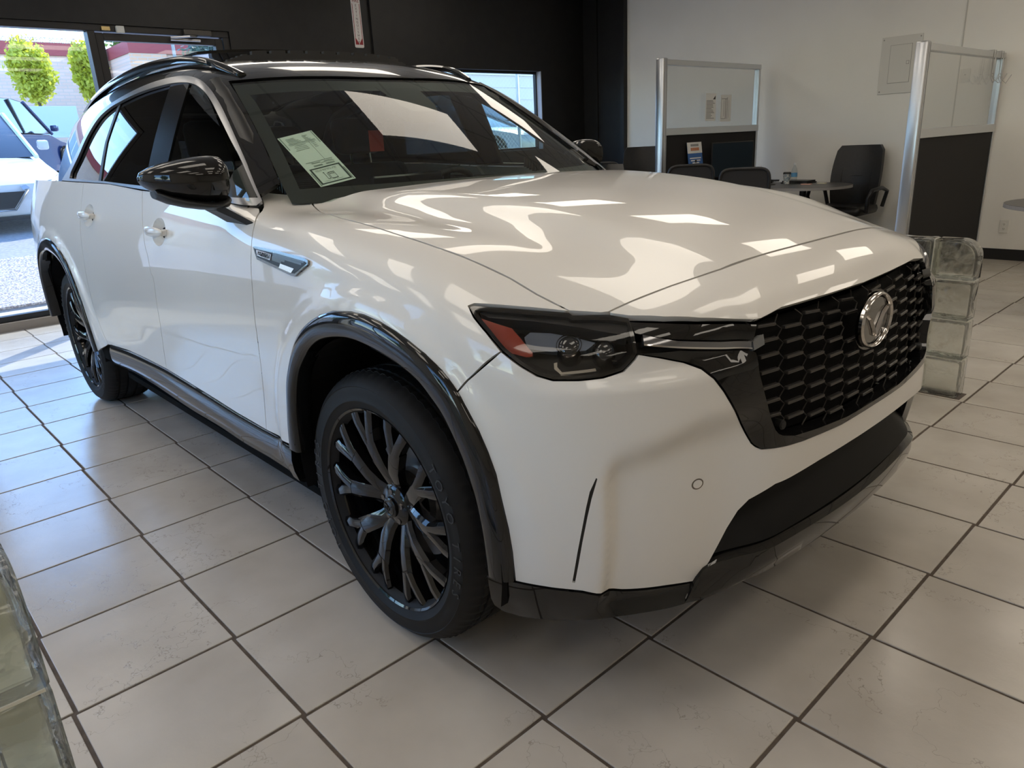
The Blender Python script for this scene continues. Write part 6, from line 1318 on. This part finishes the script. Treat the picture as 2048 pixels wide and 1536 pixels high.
# trees
leafs = {}
def leaf_mat(name, c, tr):
    m = bpy.data.materials.new(name); m.use_nodes = True; N, L = m.node_tree.nodes, m.node_tree.links; b = N['Principled BSDF']; b.inputs['Base Color'].default_value = (*c, 1); b.inputs['Roughness'].default_value = .6
    t = N.new('ShaderNodeBsdfTranslucent'); t.inputs[0].default_value = (*tr, 1); a = N.new('ShaderNodeAddShader'); L.new(b.outputs[0], a.inputs[0]); L.new(t.outputs[0], a.inputs[1]); L.new(a.outputs[0], N['Material Output'].inputs[0]); MATS[name] = m; return m
yg = leaf_mat('yellow green leaves', (.24, .25, .03), (.36, .36, .03)); dg = leaf_mat('mid green leaves', (.07, .11, .03), (.08, .12, .02)); bgn = leaf_mat('blue green needles', (.05, .085, .07), (.03, .05, .04)); bark = mat('bark', (.12, .085, .06), .9)
def tree(label, loc, h, r, trunk, m, n, seed, leaf=.09, conic=False, name='tree', group=None):
    T = thing(name, label, 'tree', loc, 0, group); rn = np.random.default_rng(seed)
    t = MB(); t.tube([(0, 0, -.1), (.03, .02, trunk), (0, .05, h*.75)], [r*.09, r*.07, r*.02], 8)
    for k in range(9):
        a = rn.uniform(0, 6.28); z = trunk + (h - trunk)*.08*k; t.tube([(0, .02, z), (r*.6*math.cos(a), r*.6*math.sin(a), z + r*.7)], [r*.03, r*.008], 5)
    t.build('trunk', bark, T, smooth=50)
    # clumps of leaves through the crown
    nc = 60; C0 = []
    while len(C0) < nc:
        p = rn.uniform(-1, 1, 3); q = p.copy()
        if conic:
            if np.hypot(p[0], p[1]) > (1 - p[2])*.5 + .06: continue
        elif p @ p > 1: continue
        C0.append(p)
    C0 = np.array(C0); hz = (h - trunk*.8)/2; ctr = np.array([0, 0, trunk*.8 + hz]); ci = rn.integers(0, nc, n)
    P = ctr + (C0[ci]*.85 + rn.normal(0, .17, (n, 3)))*np.array([r, r, hz]); U = rn.normal(size=(n, 3)); U /= np.linalg.norm(U, axis=1, keepdims=True); W = np.cross(U, rn.normal(size=(n, 3))); W /= np.linalg.norm(W, axis=1, keepdims=True); s = leaf*rn.uniform(.7, 1.3, (n, 1))
    V = np.stack([P - U*s, P + W*s*.55, P + U*s, P - W*s*.55], 1).reshape(-1, 3); Fc = np.arange(4*n).reshape(-1, 4)
    me = bpy.data.meshes.new('foliage'); me.from_pydata(V.tolist(), [], Fc.tolist()); me.materials.append(m); o = link(bpy.data.objects.new('foliage', me), T); tag(o, kind='stuff'); return T
tree('round yellow green tree at the left edge before the brick wall', (-27.5, 4.2, 1.1), 4.1, .62, 2.9, yg, 6000, 1, .085, group='young trees across the lot'); tree('yellow green tree beside the door mullion before the brick wall', (-27.5, 5.9, 1.1), 4.05, .52, 2.9, yg, 6000, 2, .085, group='young trees across the lot')
tree('thin sapling before the orange brick corner', (-26, 7.0, 1.1), 3.0, .22, 1.2, dg, 500, 3, .07); tree('broad green tree rising over the brick roof', (-48, 14.0, 1.2), 7.6, 1.6, 3, dg, 6000, 4, .16)
tree('large blue green conifer beside the lamp post', (-30, 11.6, 1.2), 5.1, 1.7, .8, bgn, 9000, 5, .11)
LPo = thing('lamp_post', 'tall grey lamp post beyond the glass door', 'lamp post', (-28, 9.0, 1.2)); MB().tube([(0, 0, 0), (0, 0, 8)], [.07, .05], 10).build('pole', mat('grey pole', (.25, .26, .27), .5, .6), LPo, smooth=50); MB().box((-.15, -.5, 7.95), (.15, .5, 8.1), .03).build('lamp_head', mat('grey pole', (.25, .26, .27)), LPo)
sg = MB().box((-.03, -.75, 1.1), (.03, .75, 2.0), .01).build('yard_sign', mat('pale blue sign', (.45, .55, .66), .5)); sg.location = (-25, 3.9, 1.05); tag(sg, 'plain pale blue board standing below the left tree', 'sign'); 
for s in (-.6, .6): MB().box((-.025, s - .04, -.05), (.025, s + .04, 1.1)).build('leg', alu, sg)
# fence, shed and yard outside the right hand window
FE = thing('wire_fence', 'galvanised chain link fence outside the right hand window', 'fence', (-8.6, 4.6, 0)); galv = mat('galvanised steel', (.55, .57, .58), .4, .6)
for k in range(6): MB().tube([(0, k*1.6, -.1), (0, k*1.6, 2.6)], .03, 8).build('post', galv, FE, smooth=50)
for z in (.15, 2.55): MB().tube([(0, 0, z), (0, 8, z)], .02, 6).build('rail', galv, FE, smooth=50)
ch = MB(); st_ = .085
for k in range(int((8 + 2.4)/st_)):
    y0 = -2.4 + k*st_
    for d in (1, -1):
        a = (y0, .15) if d == 1 else (y0, 2.55); b = (y0 + 2.4, 2.55) if d == 1 else (y0 + 2.4, .15); ya, yb = max(a[0], 0), min(b[0], 8)
        if yb > ya:
            f = lambda y: a[1] + (y - a[0])/2.4*(b[1] - a[1]); ch.add([(0, ya, f(ya) - .003), (0, yb, f(yb) - .003), (0, yb, f(yb) + .003), (0, ya, f(ya) + .003)], [(0, 1, 2, 3)])
tag(ch.build('wire_mesh', galv, FE), kind='stuff')
SH = thing('grey_building', 'light grey metal building beyond the wire fence', 'building', (-20, 26, 0)); gm = mat('light grey siding', (.50, .50, .49), .7)
MB().box((-6, -14, -.2), (0, 24, 3.9)).build('wall', gm, SH); MB().box((-6.1, -14.1, 3.7), (.1, 24.1, 4.1)).build('fascia', mat('pale fascia', (.62, .62, .61), .6), SH)
for k in range(8): MB().box((0, -14, .35 + k*.42), (.03, 24, .39 + k*.42)).build('siding_rib', gm, SH)
# yard seen through the left hand windows and mirrored in the paintwork
for k, (x, y, h) in enumerate(((-9.5, -13, 4.6), (-5.2, -14.5, 5.2), (-1.2, -13.5, 4.4), (3.5, -14.8, 5.0), (8.0, -13.4, 4.8), (-14, -9, 5.0))):
    tree(('green tree in the yard beyond the left windows, %s' % ('first', 'second', 'third', 'fourth', 'fifth', 'sixth')[k]) + ' from the back', (x, y, -.1), h, 1.5, 1.4, dg, 2500, 20 + k, .16, group='trees beyond the left windows')
